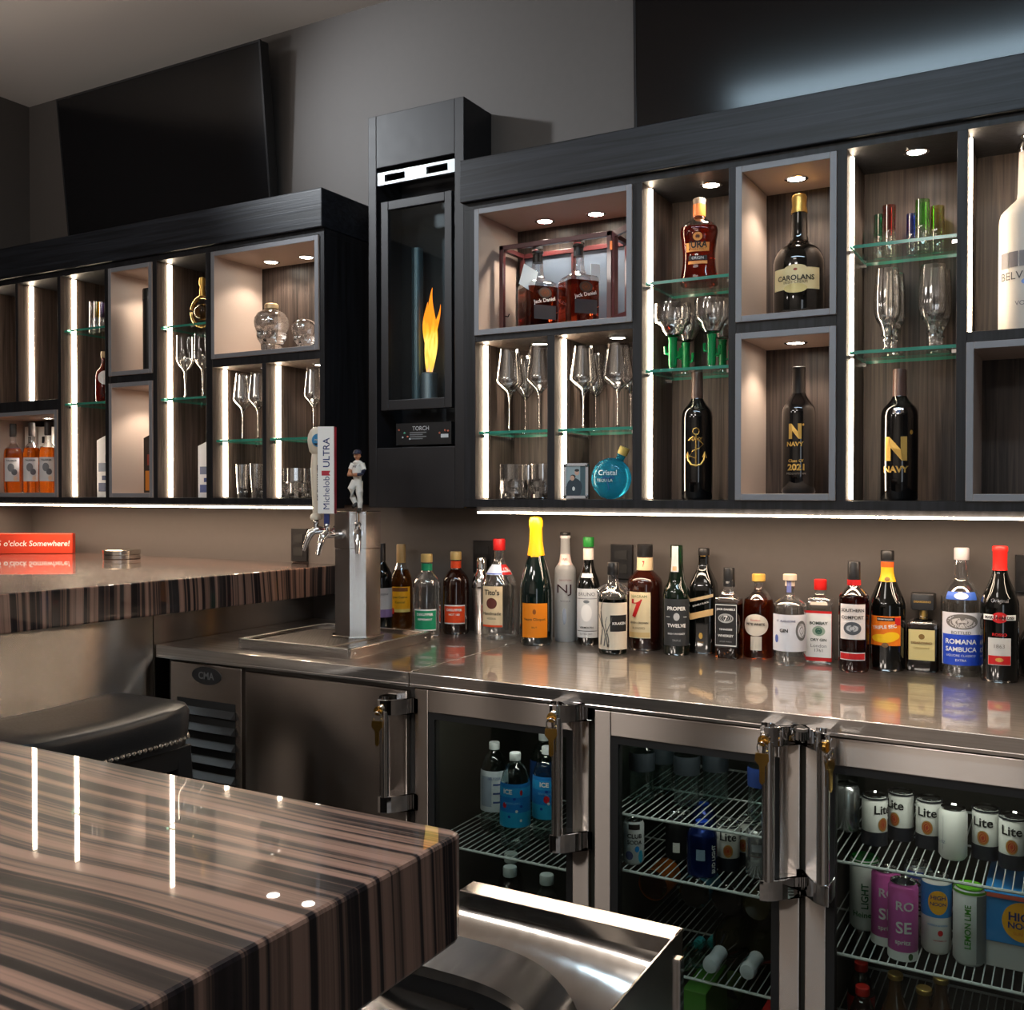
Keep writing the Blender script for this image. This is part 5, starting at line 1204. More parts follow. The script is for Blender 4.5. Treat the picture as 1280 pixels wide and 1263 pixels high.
# skull bottles
def skull(lab, px, Y, pt, w, capd, z):
    h, r = dims(px, Y, z, pt, w); x = min(xat(px, Y, 420), -2.157-r) if px > 370 else xat(px, Y, 420)
    t = thing('skull_bottle', lab, 'bottle', (x, Y, z), atan2(-x, Y)-.5, 'glass skulls in the upper box')
    hs = h*(.885 if capd else 1.0); m = MB(); rings = []
    for i in range(31):
        s = i/30; zz_ = hs*s
        base = interp([(.50,0),(.60,.08),(.62,.22),(.80,.32),(.86,.40),(.84,.48),(.96,.60),(1,.70),(.96,.80),(.80,.90),(.52,.97),(.05,1)], s)
        rr = []
        for k in range(40):
            a = 2*pi*k/40; f = cos(a)
            q = base*r*(1.0)
            dent = 0
            for ea in (-.42,.42):
                d2 = ((a if a < pi else a-2*pi)-ea)**2/.05 + (s-.45)**2/.006
                dent += .55*math.exp(-d2)
            d2 = ((a if a < pi else a-2*pi))**2/.012 + (s-.29)**2/.003; dent += .35*math.exp(-d2)
            if .06 < s < .22 and f > .3: dent += .10*(1 if k % 3 == 0 else 0)*f
            q *= (1-dent)
            rr.append((q*sin(a)*.92, -q*cos(a)*(1.08), zz_))
        rings.append(rr)
    m.loft(rings); m.build('skull', SOLID, t)
    if capd:
        MB().lathe([(r*.34,hs*.955),(r*.32,hs*1.0)], 0, 16).build('neck', SOLID, t)
        MB().lathe([(r*.36,hs*1.002),(r*.39,h*.90),(r*.39,h*.975),(r*.32,h)], 0, 18).build('stopper', pm('cork_brass', srgb(206,180,140), .35, .5), t)
skull('clear glass skull bottle with a round stopper', 339.5, 2.61, 380, 45, True, 1.8595)
skull('smaller clear glass skull without a stopper, at the end of the box', 381, 2.63, 399, 34, False, 1.8595)
# round gold decanter
zz = 1.971+GT; h, r = dims(254, 2.60, zz, 346, 36); x = xat(253, 2.60, 390)
t = thing('ship_decanter', 'small round gold decanter above the cut crystal goblets', 'decanter', (x, 2.60, zz))
m = MB().tube([(r*cos(2*pi*i/32), 0, r+r*sin(2*pi*i/32)+.002) for i in range(33)], r*.16, 0, 10, False); m.build('ring', pm('gold_glass', srgb(206,170,110), .08, .9), t)
MB().ball((0,0,r), r*.72, 0, 16, 1, .7, .8).build('globe', liquid(190,150,90), t)
MB().lathe([(r*.22,r*2.1),(r*.16,h*.8),(r*.24,h*.86),(r*.22,h*.97),(r*.05,h)], 0, 14).build('stopper', GOLD, t)
# boxes and half-hidden bottles in the long cabinet
def carton(lab, px, Y, z, pt, wm, dm, mats, name='gift_box', xmax=None, slant=.35, text=None, grp=None):
    x0 = xat(px, Y, pt+20); h = zat(px, pt, Y)-z
    if xmax: wm = min(wm, xmax-x0-.002)
    t = thing(name, lab, 'box', (x0+wm/2, Y+dm/2, z+.0006), 0, grp)
    m = MB().prism([(-wm/2,0),(wm/2,0),(wm/2,h*(1+slant*wm/h) if slant else h),(-wm/2,h)], 'y', -dm/2, dm/2)
    m.build('carton', mats[0], t, .0008)
    m = MB(); q = lambda u, v: (u, -dm/2-.0006, v)
    for a, b, c, d, mi in mats[2]: m.box(-wm/2+wm*a, -wm/2+wm*b, -dm/2-.0008, -dm/2-.0002, h*c, h*d, mi)
    qs = lambda u, v: (-wm/2-.0006, -u, v)
    for a, b, c, d, mi in mats[2]: m.box(-wm/2-.0008, -wm/2-.0002, -dm/2+dm*a, -dm/2+dm*b, h*c, h*d, mi)
    if text: m.text(text, q, 0, w=h*.55, c=(-wm*.05, h*.5), rot=pi/2)
    m.build('print', mats[1], t)
BX = [(.1,.5,.1,.25,0),(.3,.9,.3,.38,0),(.1,.6,.45,.6,1),(.5,.9,.62,.75,0)]
carton('white and blue sloping gift box below the cut crystal goblets', 247.5, 2.60, ZI0, 558, .10, .07, (col(214,216,222), [col(60,80,140), col(110,120,150)], BX), xmax=-2.646)
carton('white and blue sloping gift box below the red bottle', 121, 2.60, ZI0, 551, .10, .07, (col(220,220,222), [col(70,84,120), col(120,130,150)], BX), xmax=-3.171)
carton('dark brown gift box with orange flame print, in the lower small box', 179.5, 2.60, 1.3795, 548, .10, .07, (col(52,38,32), [col(214,130,40), col(150,60,40)], [(.1,.9,.04,.40,0),(.2,.8,.5,.7,1)]), xmax=-2.932)
h, r = dims(190, 2.61, 1.8295, 362, 22); x = min(xat(190, 2.61, 400), -2.932-r)
t = thing('bottle_tube', 'black cylindrical bottle tube in the upper small box', 'tube', (x, 2.61, 1.8295))
MB().lathe([(r*.98,.0006),(r,.003),(r,h*.86)], 0, 24).build('tube', BLACK, t); MB().lathe([(r*1.03,h*.86),(r*1.03,h*.98),(r*.98,h)], 0, 24).build('lid', pm('black_lid', (.02,.02,.02), .25), t)
h, r = dims(129, 2.60, 1.717+GT, 453, 20); x = min(xat(130, 2.60, 480), -3.171-r)
bottle('small round red bottle with a white label, on the glass shelf', (x, 2.60, 1.717+GT), h*1.25, r, [(.8,0),(1,.05),(1,.45),(.9,.6),(.4,.72),(.3,.78),(.3,.9)], liquid(206,50,24), [cap(.88,1,.36,col(190,160,120))], [Lb(.35,.62,.9,W,oval=True)], 10, group=GD)
for px, lab in ((16.5,'amber whisky bottle with a pale label, first from the wall end in the low box'), (40,'amber whisky bottle with a pale label, in the middle of three in the low box'), (60,'amber whisky bottle with a pale label, against the upright in the low box')):
    Y = 2.60; z = 1.3795; h, r = dims(px, Y, z, 522, 21.5); h = min(h, .285); x = min(xat(px, Y, 570), -3.465-r)
    bottle(lab, (x, Y, z), h, r, [(.93,0),(1,.02),(1,.54),(.90,.62),(.52,.69),(.36,.72),(.33,.82)], None, [('cap', [(.36,.81),(.38,.83),(.38,.99),(.34,1)], col(58,52,50))],
           [Lb(.16,.50,.85,col(206,204,204),[('TALISKER',.46,1.1,K,-.2,0,None,.02)],uc=-.2,shapes=[(.30,.42,-.6,.1,col(110,112,116),1),(.25,.34,-.2,.4,col(90,92,98),1),(.17,.24,.0,.4,col(224,196,170),1)])], 0, fill=(.64, liquid(226,112,22)), group=GD)
for px, lab in ((31,'white whisky carton behind the first amber bottle'), (48,'white whisky carton behind the middle amber bottle'), (65,'white whisky carton behind the amber bottle by the upright')):
    x = xat(px, 2.69, 560)
    carton(lab, px, 2.704, 1.3802, 534, .060, .040, (col(226,220,212), [K, col(120,116,112)], [(.2,.5,.6,.7,0),(.4,.7,.75,.85,0),(.3,.6,.45,.5,1)]), 'whisky_carton', xmax=-3.466, slant=0)

# ------------------------------------------------------------------ drinks in the cooler
GC = 'drinks in the back bar cooler'
def can(label, px, pyb, z, H, R, mat, texts=(), shapes=(), rot=0, lid=None, band=None, Y=None):
    p = atZ(px, pyb, z); d = Vector((p.x, p.y, 0)).normalized(); c = p + d*R
    if Y: c = Vector((xat(px, Y, pyb-30), Y, z))
    t = thing('drink_can', label, 'can', (c.x, c.y, z+.0006), atan2(-c.x, c.y)+radians(rot), GC)
    m = MB().lathe([(R*.80,0),(R*.86,.002),(R,.008),(R,H-.012),(R*.84,H-.004)], 0, 28)
    m.build('body', mat, t)
    MB().lathe([(R*.84,H-.004),(R*.87,H-.002),(R*.85,H),(R*.78,H-.003),(.001,H-.003)], 0, 24).build('lid', lid or CHROME, t)
    if texts or shapes:
        S = lambda u, v, o=.0006: ((R+o)*sin(u), -(R+o)*cos(u), v)
        mats = []; m = MB()
        def mi(x):
            if x not in mats: mats.append(x)
            return mats.index(x)
        for sh in shapes:
            z0, z1, u0, u1, mt = sh[:5]
            if len(sh) > 5: m.grid(lambda a, b: S((u0+u1)/2+(u1-u0)/2*b*cos(2*pi*a), H*((z0+z1)/2+(z1-z0)/2*b*sin(2*pi*a)), .0009), 24, 3, mi(mt))
            else: m.grid(lambda a, b: S(u0+(u1-u0)*a, H*(z0+(z1-z0)*b)), 24, 3, mi(mt))
        for tx in texts:
            st, zc, w, mt = tx[:4]; u0 = tx[4] if len(tx) > 4 else 0; ro = tx[5] if len(tx) > 5 else 0; hh = tx[6] if len(tx) > 6 else None
            m.text(st, lambda x, y: S(u0 + x/R, H*zc + y, .0014), mi(mt), w=w, h=hh, rot=ro, bold=.02)
        m.build('print', mats, t, recalc=False)
    return t
ALU = pm('aluminium', (.72,.73,.75), .25, .9); BLUE = col(30,48,110); SKY = col(46,140,214)
LW = col(214,214,210)
def lite(label, px, py, z, rot=0, Y=None):
    return can(label, px, py, z, .106, .0265, LW, [('Lite',.74,.038,K,0,0)], [(0,.28,-pi,pi,col(22,24,34)), (.93,.97,-pi,pi,col(40,42,48)), (.30,.58,-.42,.42,GOLD,1), (.325,.555,-.34,.34,col(170,60,36),1)], rot, Y=Y)
z = .624
can('silver can at the handle side of the top shelf of white beer cans', 1056, 1046, z, .106, .0278, ALU, rot=0)
for px, py, ro, lab in ((1093,1052,40,'white beer can second from the handle on the top shelf'), (1126,1057,-30,'white beer can third from the handle on the top shelf'), (1161,1062,-8,'white beer can fourth from the handle on the top shelf, before the dark gap'), (1232,1078,-12,'white beer can behind the one at the picture edge on the top shelf'), (1266,1089,-5,'white beer can at the picture edge on the top shelf')):
    lite(lab, px, py, z, ro)
can('plain pale can turned with its seam outward on the top shelf', 1191, 1077, z, .106, .0278, LW, [('12 FL OZ',.35,.03,col(120,130,150))], [(.2,.85,.3,.34,col(150,150,160))], -60)
z = .432; HS, RS = .156, .0292
can('white light-beer can with green lettering and a red star', 1080, 1173, z, HS, RS*1.06, col(208,212,208), [('LIGHT',.50,.055,col(20,90,50),-.1,pi/2),('Heineken',.24,.062,col(16,96,44),.1)], [(.62,.72,.45,.85,RED,1), (.95,.97,-pi,pi,col(30,130,50))], 8, lid=col(30,130,50,.25))
PINK = col(206,92,170)
def rose(label, px, py):
    can(label, px, py, z, HS, RS, PINK, [('RO',.72,.034,W,.12,0),('SE',.44,.030,W,.05,0),('spritz',.24,.03,W)], [(0,.12,-pi,pi,W),(.02,.11,.35,.7,col(60,90,50),1)], 0)
rose('pink can standing behind the other pink can', 1107, 1181); rose('pink can at the front of the shelf', 1128.5, 1199)
can('dark lettered silver can behind the front pink can', 1147, 1176, z, HS, RS, ALU, [('TRULY',.55,.085,K,.2,pi/2)], [(.84,.93,-1,1,col(40,80,160))], 0)
can('blue and white can with a yellow sun', 1170, 1198, z, HS, RS, W, [('HIGH',.765,.028,BLUE,.12),('NOON',.68,.03,BLUE,.12),('VODKA & SODA',.40,.04,SKY,.1),('WATERMELON',.20,.026,RED,.25)], [(.50,.93,-pi,pi,SKY),(.54,.86,-.55,.8,col(246,180,40),1),(.26,.34,.1,.45,RED,1)], 0)
can('white can with green lemon lime lettering and green lid', 1211.5, 1208, z, HS, RS*1.06, col(206,208,206), [('LEMON LIME',.52,.088,col(60,140,30),-.1,pi/2)], [(.05,.92,.42,1.3,col(120,124,124)),(.93,.965,-pi,pi,col(110,190,50))], 0, lid=col(110,190,50,.25))
# cartons on the same shelf
p = atZ(1230, 1206, z)
t = thing('white_carton', 'plain white carton under the blue drinks carton in the cooler', 'box', (p.x+.055, p.y+.13, z+.0006))
hw_ = zat(1230, 1174, p.y)-z
MB().box(-.055, .055, -.13, .13, 0, hw_).build('carton', col(206,204,204), t, .001)
t = thing('drinks_carton', 'bright blue drinks carton with a yellow sun, on a plain white carton', 'box', (p.x+.056, p.y+.12, z+hw_+.0014))
hb = zat(1230, 1113, p.y)-z-hw_
MB().box(-.056, .056, -.125, .125, 0, hb).build('carton', SKY, t, .001)
m = MB(); qf = lambda u, v: (u, -.1268, v)
m.add([(.014+.038*cos(2*pi*i/32), -.126, hb*.48+hb*.40*sin(2*pi*i/32)) for i in range(32)], [tuple(range(32))], 0)
m.text('HIGH', qf, 1, w=.052, c=(.014, hb*.58), bold=.03); m.text('NOON', qf, 1, w=.054, c=(.014, hb*.40), bold=.03); m.text('SUN SIPS', qf, 3, w=.035, c=(.014, hb*.24))
m.box(-.056, .056, -.1256, -.1252, hb*.90, hb*.985, 2)
m.build('print', [col(246,176,36), BLUE, col(226,110,90), col(200,110,30)], t, recalc=False)
# soda bottles behind the first door
def pet(label, px, pyb, z, H, R, body, cap_m, lab_m, shapes=(), texts=(), rot=0, Y=None):
    p = atZ(px, pyb, z); d = Vector((p.x, p.y, 0)).normalized(); c = p + d*R
    if Y: c = Vector((xat(px, Y, pyb-40), Y, z))
    return bottle(label, (c.x, c.y, z), H, R, [(.80,0),(.96,.02),(1,.06),(1,.62),(.95,.72),(.70,.84),(.36,.90),(.32,.93)], body, [cap(.92,1,.38,cap_m)], [Lb(.24,.70,1.5,lab_m,texts,shapes=shapes)] if lab_m else [], rot, name='soda_bottle', group=GC)
z = .488; PETC = thin('pet_plastic', (.72,.84,.82), .05, .6, .3); CAPW = col(206,212,214); DOT = col(190,26,40)
SH = [(.56,.66,-1.4,1.4,col(40,150,214)),(.24,.40,-1.5,1.5,col(40,160,206)),(.44,.50,-.9,-.6,DOT,1),(.58,.64,.3,.5,DOT,1),(.53,.56,-.15,.05,col(30,70,160),1),(.40,.43,.0,.18,W,1),(.34,.37,-.5,-.3,col(30,70,160),1),(.30,.33,.3,.45,W,1),(.45,.48,.3,.5,col(30,70,160),1)]
h_ = zat(644, 943, 2.2)-z
pet('tall soda bottle with a white ingredients label, behind the first glass door', 618, 1046, z, .232, .036, PETC, CAPW, col(196,206,216), [(.30,.64,-1.1,-.2,col(150,164,184)),(.34,.36,-.1,1.2,col(60,80,140)),(.44,.46,-.1,1.2,col(60,80,140)),(.54,.56,-.1,1.2,col(60,80,140))], [('SELTZER',.62,.9,col(60,80,140))])
pet('blue-labelled soda bottle in the front, behind the first glass door', 644, 1057, z, .236, .0375, PETC, CAPW, col(34,120,196), SH, [('ICE',.62,.6,W,-.5,0,None,.03),('SPARKLING',.50,1.0,col(120,190,230),-.2)])
pet('blue-labelled soda bottle beside the door handle', 684, 1056, z, .236, .0375, PETC, CAPW, col(34,120,196), [s for s in SH if s[4] is not DOT]+[(.42,.50,-.25,.15,DOT,1)], [('ICE',.62,.6,W,-.2,0,None,.03),('SPARKLING',.52,1.0,col(120,190,230),-.1)])
pet('dark-labelled soda bottle behind the two blue ones', 680, 1030, z, .236, .0375, PETC, CAPW, col(30,60,110))
z = .19
for px, py, lab in ((631,1088,'pale-capped bottle standing deepest on the low shelf below the blue soda bottles'), (610,1103,'pale-capped bottle on the low shelf, half hidden by the sink'), (663.5,1108,'pale-capped bottle on the low shelf, in front under the wire rack')):
    q = atZ(px, py, .452)
    bottle(lab, (q.x, q.y, z), .262, .034, [(.80,0),(.96,.02),(1,.06),(1,.62),(.95,.72),(.62,.84),(.40,.88),(.38,.92)], thin('pet_dark', (.5,.55,.5), .04, .4, .2), [cap(.915,1,.5,col(196,206,206))], [Lb(.24,.6,1.5,col(60,70,84))], name='soda_bottle', group=GC)
# second door: water bottles, cans, lying bottles
z = .646
for px, py, lab in ((788,1000,'dark-capped water bottle nearest the hinge on the top shelf of the middle cooler'), (821,1000,'second water bottle from the hinge on the top shelf of the middle cooler'), (853,1004,'third water bottle from the hinge on the top shelf of the middle door'), (889,1010,'fourth water bottle from the hinge on the top shelf of the middle door'), (947,1028,'water bottle standing in front by the handle on the top shelf of the middle door')):
    p = atZ(px, py, z); 
    bottle(lab, (p.x, p.y+.03, z), .178, .030, [(.85,0),(1,.03),(.96,.3),(1,.5),(.98,.66),(.66,.82),(.42,.88),(.40,.92)], PETC, [cap(.91,1,.46,col(20,46,100))], [Lb(.42,.66,1.6,col(40,46,52) if px != 947 else col(30,52,110))], name='water_bottle', group=GC)  # rear labels darkened for the lack of light on this shelf
z = .516
can('slim club soda can in white with blue bubbles', 792, 1083, z, .104, .0245, col(214,214,214), [('CLUB',.66,.034,K,.1,0),('SODA',.52,.034,K,.1,0)], [(.80,.92,-.5,.6,col(50,40,36)),(.12,.32,-.8,-.05,col(90,90,130),1),(.30,.44,.1,.55,SKY,1),(.06,.34,.45,.95,col(60,160,190),1)], 0)
can('dark can with a small white code square', 846, 1074, z, .104, .0265, col(20,18,20), [], [(.20,.42,-.35,.25,W)], 0)
p = atZ(877.5, 1098, z); c = p + Vector((p.x, p.y, 0)).normalized()*.032
bottle('dark blue aluminium beer bottle with vertical white lettering', (c.x, c.y, z), .122, .0335, [(.88,0),(1,.03),(1,.72),(.92,.80),(.55,.93),(.40,.96)], pm('blue_aluminium', srgb(18,36,96), .22, .6), [cap(.95,1,.44,col(30,70,190,.2))], [Lb(.1,.7,1,None,[('BUD LIGHT',.36,1.9,W,.78,pi/2,None,.03)],shapes=[(.34,.54,-.38,.18,col(150,170,190))],part='print')], 0, name='beer_bottle', group=GC)
p = atZ(868, 1080, z)
bottle('second blue aluminium beer bottle behind the first', (p.x, p.y+.06, z), .122, .0320, [(.88,0),(1,.03),(1,.72),(.92,.80),(.55,.93),(.40,.96)], _mc['blue_aluminium'], [cap(.95,1,.44,col(30,70,190,.2))], [], 0, name='beer_bottle', group=GC)
lite('white beer can with round emblem beside the blue aluminium bottle', 910, 1090, z); lite('white beer can with round emblem behind the silver can', 934, 1085, z, -20)
can('plain silver can by the handle of the middle door', 947, 1101, z, .112, .0265, ALU, [], [(.55,.7,-.5,.8,col(160,164,170)),(.45,.47,-.8,.8,col(110,90,90))], 0)
# lying bottles: local axis along +Y
def lying(label, px, py, z0, L_, R, prof, mat, caps, face_front, Yf_=None, n='wine_bottle', labels=None):
    p = atZ(px, py, z0+R) if Yf_ is None else Vector((xat(px, Yf_, py), Yf_, z0+R))
    t = thing(n, label, 'bottle', (p.x, p.y, z0+R+.0006), 0, GC)
    def lay(m):
        m.v = [(a, (c if not face_front else (L_-c)), b) for a, b, c in m.v]; return m
    lay(MB().lathe([(r*R, zf*L_) for r, zf in smooth(prof)], 0, 28)).build('glass', mat, t)
    for nm, cp, cm in caps: lay(MB().lathe([(r*R, zf*L_) for r, zf in cp], 0, 20)).build(nm, cm, t)
    if labels:
        z0_, z1_, lm, st = labels
        m = lay(MB().lathe([(R+.0008, z0_*L_), (R+.0008, z1_*L_)], 0, 28, cap0=False, cap1=False)); m.build('label', lm, t)
    return t
FOILW = col(212,216,220,.3)
CHP = [(.80,0),(1,.03),(1,.45),(.85,.58),(.42,.74),(.36,.80),(.36,.93)]
FO = [('foil', [(.46,.70),(.40,.76),(.38,.90),(.44,.92),(.44,.965),(.38,.99),(.1,1)], FOILW)]
z = .304
for px, py, lab in ((883,1214,'lying sparkling wine bottle with white foil neck, nearer the small teal-capped bottles'), (933,1217,'lying sparkling wine bottle with white foil neck, near the door edge')):
    lying(lab, px, py, z, .30, .0405, CHP, darkglass(26,24,12), FO, True, n='sparkling_wine_bottle')
TE = col(60,170,180)
for px, py, lab in ((853,1205,'small lying bottle with a teal cap, half hidden by the sink'), (871,1203,'small lying bottle with a teal cap, beside the white foil neck')):
    lying(lab, px, py, z, .13, .0195, [(.8,0),(1,.04),(1,.5),(.8,.65),(.55,.76),(.52,.86)], thin('mini_glass', (.75,.85,.78), .06, .7, .3), [('cap', [(.62,.84),(.62,.985),(.55,1)], TE)], False, n='small_bottle')
ZL = z + .0875
for px, py, lab, mt, lm in ((815,1160,'lying bottle with orange label, on the upper layer in the middle cooler', darkglass(40,20,10), (.02,.4,col(214,110,30),'')), (866,1140,'lying dark bottle with blue label, on the upper layer in the middle cooler', darkglass(16,14,10), (.06,.4,col(70,140,170),'')), (907,1146,'lying dark bottle without a label, on the upper layer in the middle cooler', darkglass(16,12,8), None), (946,1160,'lying olive bottle with white lettering, on the upper layer by the door edge', darkglass(52,46,18), (.30,.34,W,''))):
    lying(lab, px, py, ZL, .25, .036, [(.80,0),(1,.03),(1,.6),(.85,.7),(.42,.8),(.36,.84),(.36,.96)], mt, [('cap', [(.4,.94),(.4,.99),(.36,1)], BLACK)], False, Yf_=2.27, labels=lm)
zf_ = .1008
def simple_box(lab, px, py, zt, w, d, m_, name='drinks_carton', Y=None):
    p = atZ(px, py, zt)
    t = thing(name, lab, 'box', (p.x+w/2, p.y+d/2, zf_)); MB().box(-w/2, w/2, -d/2, d/2, 0, zt-zf_).build('carton', m_, t, .002)
simple_box('green drinks carton on the floor of the middle cooler', 853, 1236, .265, .055, .16, col(90,150,60))
simple_box('red drinks carton on the floor of the middle cooler, by the door edge', 952, 1262, .265, .05, .16, col(190,40,36))
p = atZ(900, 1250, .20)
lying('clear lying bottle with a green label on the floor of the middle cooler', 905, 1250, zf_, .26, .035, CHP, thin('pale_glass', (.8,.9,.8), .06, .6, .3), [('cap', [(.4,.92),(.4,1)], TE)], False, labels=(.1,.42,col(120,160,90),''))
# third door, low shelf
z = .20
for px, py, lab, cm, bm in ((1076.5,1206,'soda bottle with a red cap on the low shelf below the green-lettered can', col(200,36,28), thin('cola', (.25,.14,.10), .05, .5, .25)), (1074,1246,'soda bottle with a red cap in front of the other on the low shelf', col(200,36,28), thin('cola', (.25,.14,.10), .05, .5, .25))):
    q = atZ(px, py, .36)
    bottle(lab, (q.x, q.y, z), .165, .028, [(.85,0),(1,.04),(.92,.3),(1,.5),(.95,.65),(.6,.82),(.42,.88)], bm, [cap(.9,1,.5,cm)], [Lb(.35,.6,1.6,col(190,30,26))], name='soda_bottle', group=GC)
for px, py, lab in ((1107.5,1262,'brown bottle with gold crown cap on the low shelf, nearest the red caps'), (1151,1252,'brown bottle with gold crown cap on the low shelf, under the yellow sun can'), (1176,1243,'brown bottle with gold crown cap on the low shelf, deepest of three')):
    q = atZ(px, py, .385)
    bottle(lab, (q.x, q.y, z), .19, .030, [(.88,0),(1,.03),(1,.48),(.85,.6),(.48,.78),(.42,.94)], darkglass(70,44,20), [cap(.945,1,.5,GOLD)], [Lb(.15,.42,1.2,col(150,120,70))], name='beer_bottle', group=GC)
# ------------------------------------------------------------------ light
def lamp(name, kind, loc, energy, color=(1,1,1), target=None, size=.1, **k):
    l = bpy.data.lights.new(name, kind); l.energy = energy; l.color = color
    if kind == 'AREA': l.shape = k.get('shape','SQUARE'); l.size = size
    if kind == 'AREA' and 'sy' in k: l.shape = 'RECTANGLE'; l.size_y = k['sy']
    if kind in ('POINT','SPOT'): l.shadow_soft_size = size
    if kind == 'SPOT': l.spot_size = k.get('cone', 1.2); l.spot_blend = k.get('blend', .6)
    o = bpy.data.objects.new(name, l); COL.objects.link(o); o.location = loc
    if target is not None:
        d = Vector(target) - Vector(loc); o.rotation_euler = d.to_track_quat('-Z', 'Y').to_euler()
    return o
WARM = (1, .84, .66)
for x, y, z in RL + LL:
    lamp('niche_spot', 'SPOT', (x, y, z-.007), 3.6, (1,.85,.69), (x, y-.0001, 0), .016, cone=2.2, blend=.5)
lamp('undercabinet_light', 'AREA', (-.75, 2.60, 1.312), 3.4, (1,.74,.54), (-.75, 2.72, 0), 1.6, sy=.03)
lamp('undercabinet_light', 'AREA', (-3.05, 2.60, 1.318), 4.2, (1,.72,.51), (-3.05, 2.72, 0), 1.7, sy=.03)
for i in range(3):
    lamp('cooler_light', 'AREA', ((DIV[i]+DIV[i+1])/2, 2.16, .855), (.5,.45,.6)[i], (1,.95,.86), ((DIV[i]+DIV[i+1])/2, 2.4, .2), .30, sy=.03)  # lamps assumed inside the cooler, where the drinks look dimly lit
# assumed ceiling spot and downlight, plus added fill lights
lamp('ceiling_spot', 'SPOT', (-3.05, 1.55, 3.02), 95, (.90,.95,1), (-1.45, 2.78, 2.5), .05, cone=1.15, blend=.9)  # lamp assumed overhead; shadows beside TV and fireplace point to it
lamp('ceiling_panel', 'AREA', (-.9, .1, 3.04), 6, (1,.93,.86), None, .6)  # added fill from above, no such panels known in the room
lamp('ceiling_panel', 'AREA', (-.6, -2.0, 3.04), 34, (1,.93,.86), None, .8)
lamp('ceiling_panel', 'AREA', (-2.8, -1.6, 3.04), 36, (1,.93,.86), None, .8)
lamp('downlight', 'SPOT', (-.68, 1.25, 3.03), 14, (1,.93,.85), (-.68, 1.251, 0), .05, cone=.62, blend=.6)  # assumed overhead lamp, added for highlights on the sink
lamp('uplight_fill', 'SPOT', (-3.1, .7, 2.1), 27, (1,.96,.92), (-3.0, 1.75, 3.05), .12, cone=1.5, blend=.9)  # upward spot added to brighten the ceiling
lamp('pendant_lamp', 'POINT', (-3.0, -.3, 2.35), 6, (1,.92,.84), None, .12)  # added fill points out of view, no pendants known here
lamp('pendant_lamp', 'POINT', (-1.4, -1.0, 2.35), 14, (1,.92,.84), None, .12)
w = bpy.data.worlds.new('world'); SC.world = w; w.use_nodes = True
w.node_tree.nodes['Background'].inputs[0].default_value = (.5,.5,.5,1); w.node_tree.nodes['Background'].inputs[1].default_value = .05
# ------------------------------------------------------------------ keep things clear of the boards beside them
bpy.context.view_layer.update()
def bounds(o):
    pts = []
    for q in [o] + list(o.children_recursive):
        if q.type == 'MESH': pts += [q.matrix_world @ Vector(c) for c in q.bound_box]
    return [min(p[i] for p in pts) for i in range(3)], [max(p[i] for p in pts) for i in range(3)]
LE = .0065                                                      # light strip thickness
UP = [(-1.585,-1.545+LE,0,9), (-1.306,-1.283+LE,0,1.82), (-1.047,-1.020+LE,0,9), (-.782,-.762,0,9), (-.512,-.489+LE,0,9), (-.244,-.222+LE,1.75,9), (-3.975,-3.95,0,9), (-3.441,-3.422+LE,0,9), (-3.169,-3.142,0,9), (-2.910,-2.889+LE,0,9), (-2.645,-2.614+LE,0,9), (-2.384,-2.366+LE,0,1.81), (-2.135,-2.115,0,9)]
UP += [(-3.457,-3.44,0,1.70), (-2.927,-2.91,0,9), (-3.142,-3.126,0,9), (-.762,-.746,0,9), (-.528,-.512,0,9), (-2.151,-2.135,1.84,9), (-1.063,-1.047,1.84,9)]
for o in [q for q in bpy.data.objects if q.parent is None and q.type == 'EMPTY' and q.location.z > 1.2 and 2.5 < q.location.y < 2.75 and q['category'] not in ('cabinet','fireplace','television','outlet')]:
    lo, hi = bounds(o); cx_ = (lo[0]+hi[0])/2
    L_ = max([b for a, b, c, d in UP if c <= lo[2]+.01 <= d and (a+b)/2 < cx_], default=-9); R2 = min([a for a, b, c, d in UP if c <= lo[2]+.01 <= d and (a+b)/2 > cx_], default=9)
    if hi[0] > R2-.001: o.location.x -= hi[0]-R2+.0012
    elif lo[0] < L_+.001: o.location.x += L_+.0012-lo[0]
    if hi[1] > YB-.0015: o.location.y -= hi[1]-YB+.002
for o in [q for q in bpy.data.objects if q.parent is None and q.get('group') == GC] + [q for q in bpy.data.objects if q.parent is None and q.get('category') == 'box' and q.location.z < .9]:
    lo, hi = bounds(o); cx_ = (lo[0]+hi[0])/2
    for a, b in zip(DIV[:-1], DIV[1:]):
        if a <= cx_ <= b:
            if lo[0] < a+.0115: o.location.x += a+.0115-lo[0]
            elif hi[0] > b-.0115: o.location.x -= hi[0]-b+.0115
    if lo[1] < 2.1065: o.location.y += 2.1065-lo[1]
    elif hi[1] > YBK-.002: o.location.y -= hi[1]-YBK+.002
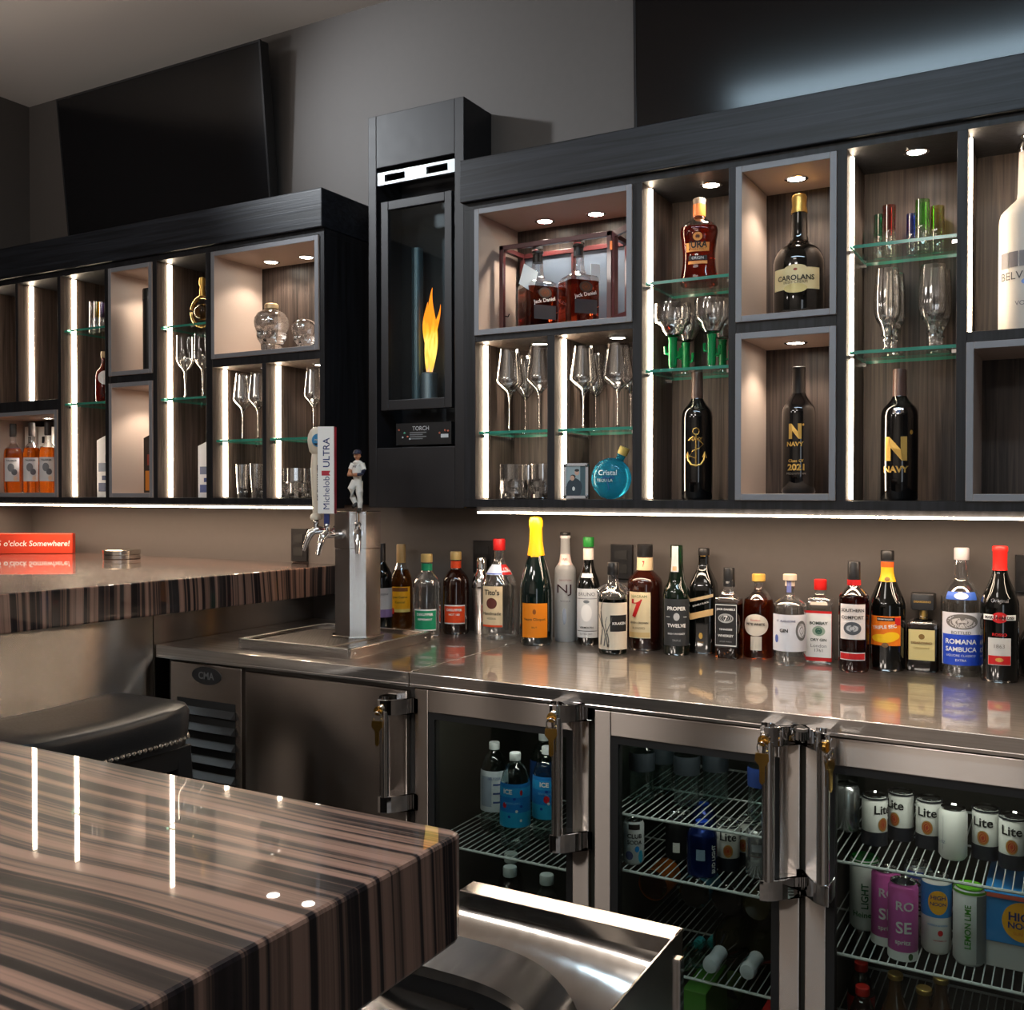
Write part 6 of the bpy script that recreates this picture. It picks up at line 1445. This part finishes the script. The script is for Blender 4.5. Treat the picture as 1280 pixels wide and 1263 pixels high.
# bottles, cans and glasses that stand too close: one steps back, the other forward, along the line of sight
bpy.context.view_layer.update()
RND = []
for o in [q for q in bpy.data.objects if q.parent is None and q.get('category') in ('bottle','can','glass','shaker') and q.name.split('.')[0] not in ('sparkling_wine_bottle','small_bottle')]:
    lo, hi = bounds(next((c for c in o.children if c.name.split('.')[0] in ('glass','body','cup')), o))
    if hi[2]-lo[2] < .09 and hi[1]-lo[1] > .1 or hi[1]-lo[1] > .14: continue
    RND.append([o, max(hi[0]-lo[0], hi[1]-lo[1])/2 if o.name.split('.')[0] != 'tumbler' else (hi[0]-lo[0])/2, (lo[0]+hi[0])/2, (lo[1]+hi[1])/2])
for it in range(12):
    for i in range(len(RND)):
        for j in range(i+1, len(RND)):
            a, b = RND[i], RND[j]
            if abs(a[0].location.z-b[0].location.z) > .02: continue
            dx, dy, rr = a[2]-b[2], a[3]-b[3], a[1]+b[1]+.001
            if dx*dx+dy*dy >= rr*rr: continue
            need = sqrt(max(rr*rr-dx*dx, 0)) - abs(dy)
            s_ = 1 if dy >= 0 else -1
            zb = a[0].location.z
            ymax = YB-.003 if zb > 1.2 else (YBK-.003 if zb < .9 else YW-.004)
            ymin = YF+.004 if zb > 1.2 else (2.108 if zb < .9 else 2.2)
            for t_, sg in ((a, s_), (b, -s_)):
                y = min(max(t_[3]+sg*need/2*1.02, ymin+t_[1]), ymax-t_[1]); k = y/t_[3]
                ddx, ddy = t_[2]*(k-1), y-t_[3]
                t_[0].location.x += ddx; t_[0].location.y += ddy; t_[2] += ddx; t_[3] += ddy
# ------------------------------------------------------------------ camera and view
cd = bpy.data.cameras.new('camera'); co = bpy.data.objects.new('camera', cd); COL.objects.link(co)
cd.sensor_fit = 'HORIZONTAL'; cd.sensor_width = 36; cd.lens = 36*FPX/1280; cd.clip_start = .02; cd.clip_end = 50
co.location = CAM; co.rotation_euler = (pi/2 + PIT, 0, YAW)
SC.camera = co
SC.view_settings.view_transform = 'Standard'; SC.view_settings.look = 'None'; SC.view_settings.gamma = 1; SC.view_settings.use_curve_mapping = False
SC.view_settings.exposure = .5
cy = SC.cycles
cy.max_bounces = 10; cy.transparent_max_bounces = 24; cy.transmission_bounces = 10; cy.glossy_bounces = 5; cy.diffuse_bounces = 4
cy.caustics_reflective = False; cy.caustics_refractive = True; cy.blur_glossy = 1.0; cy.sample_clamp_indirect = 4; cy.use_denoising = True
for o in bpy.data.objects:
    if o.type == 'MESH' and any(mm and mm.name in ('dummy',) for mm in o.data.materials): pass
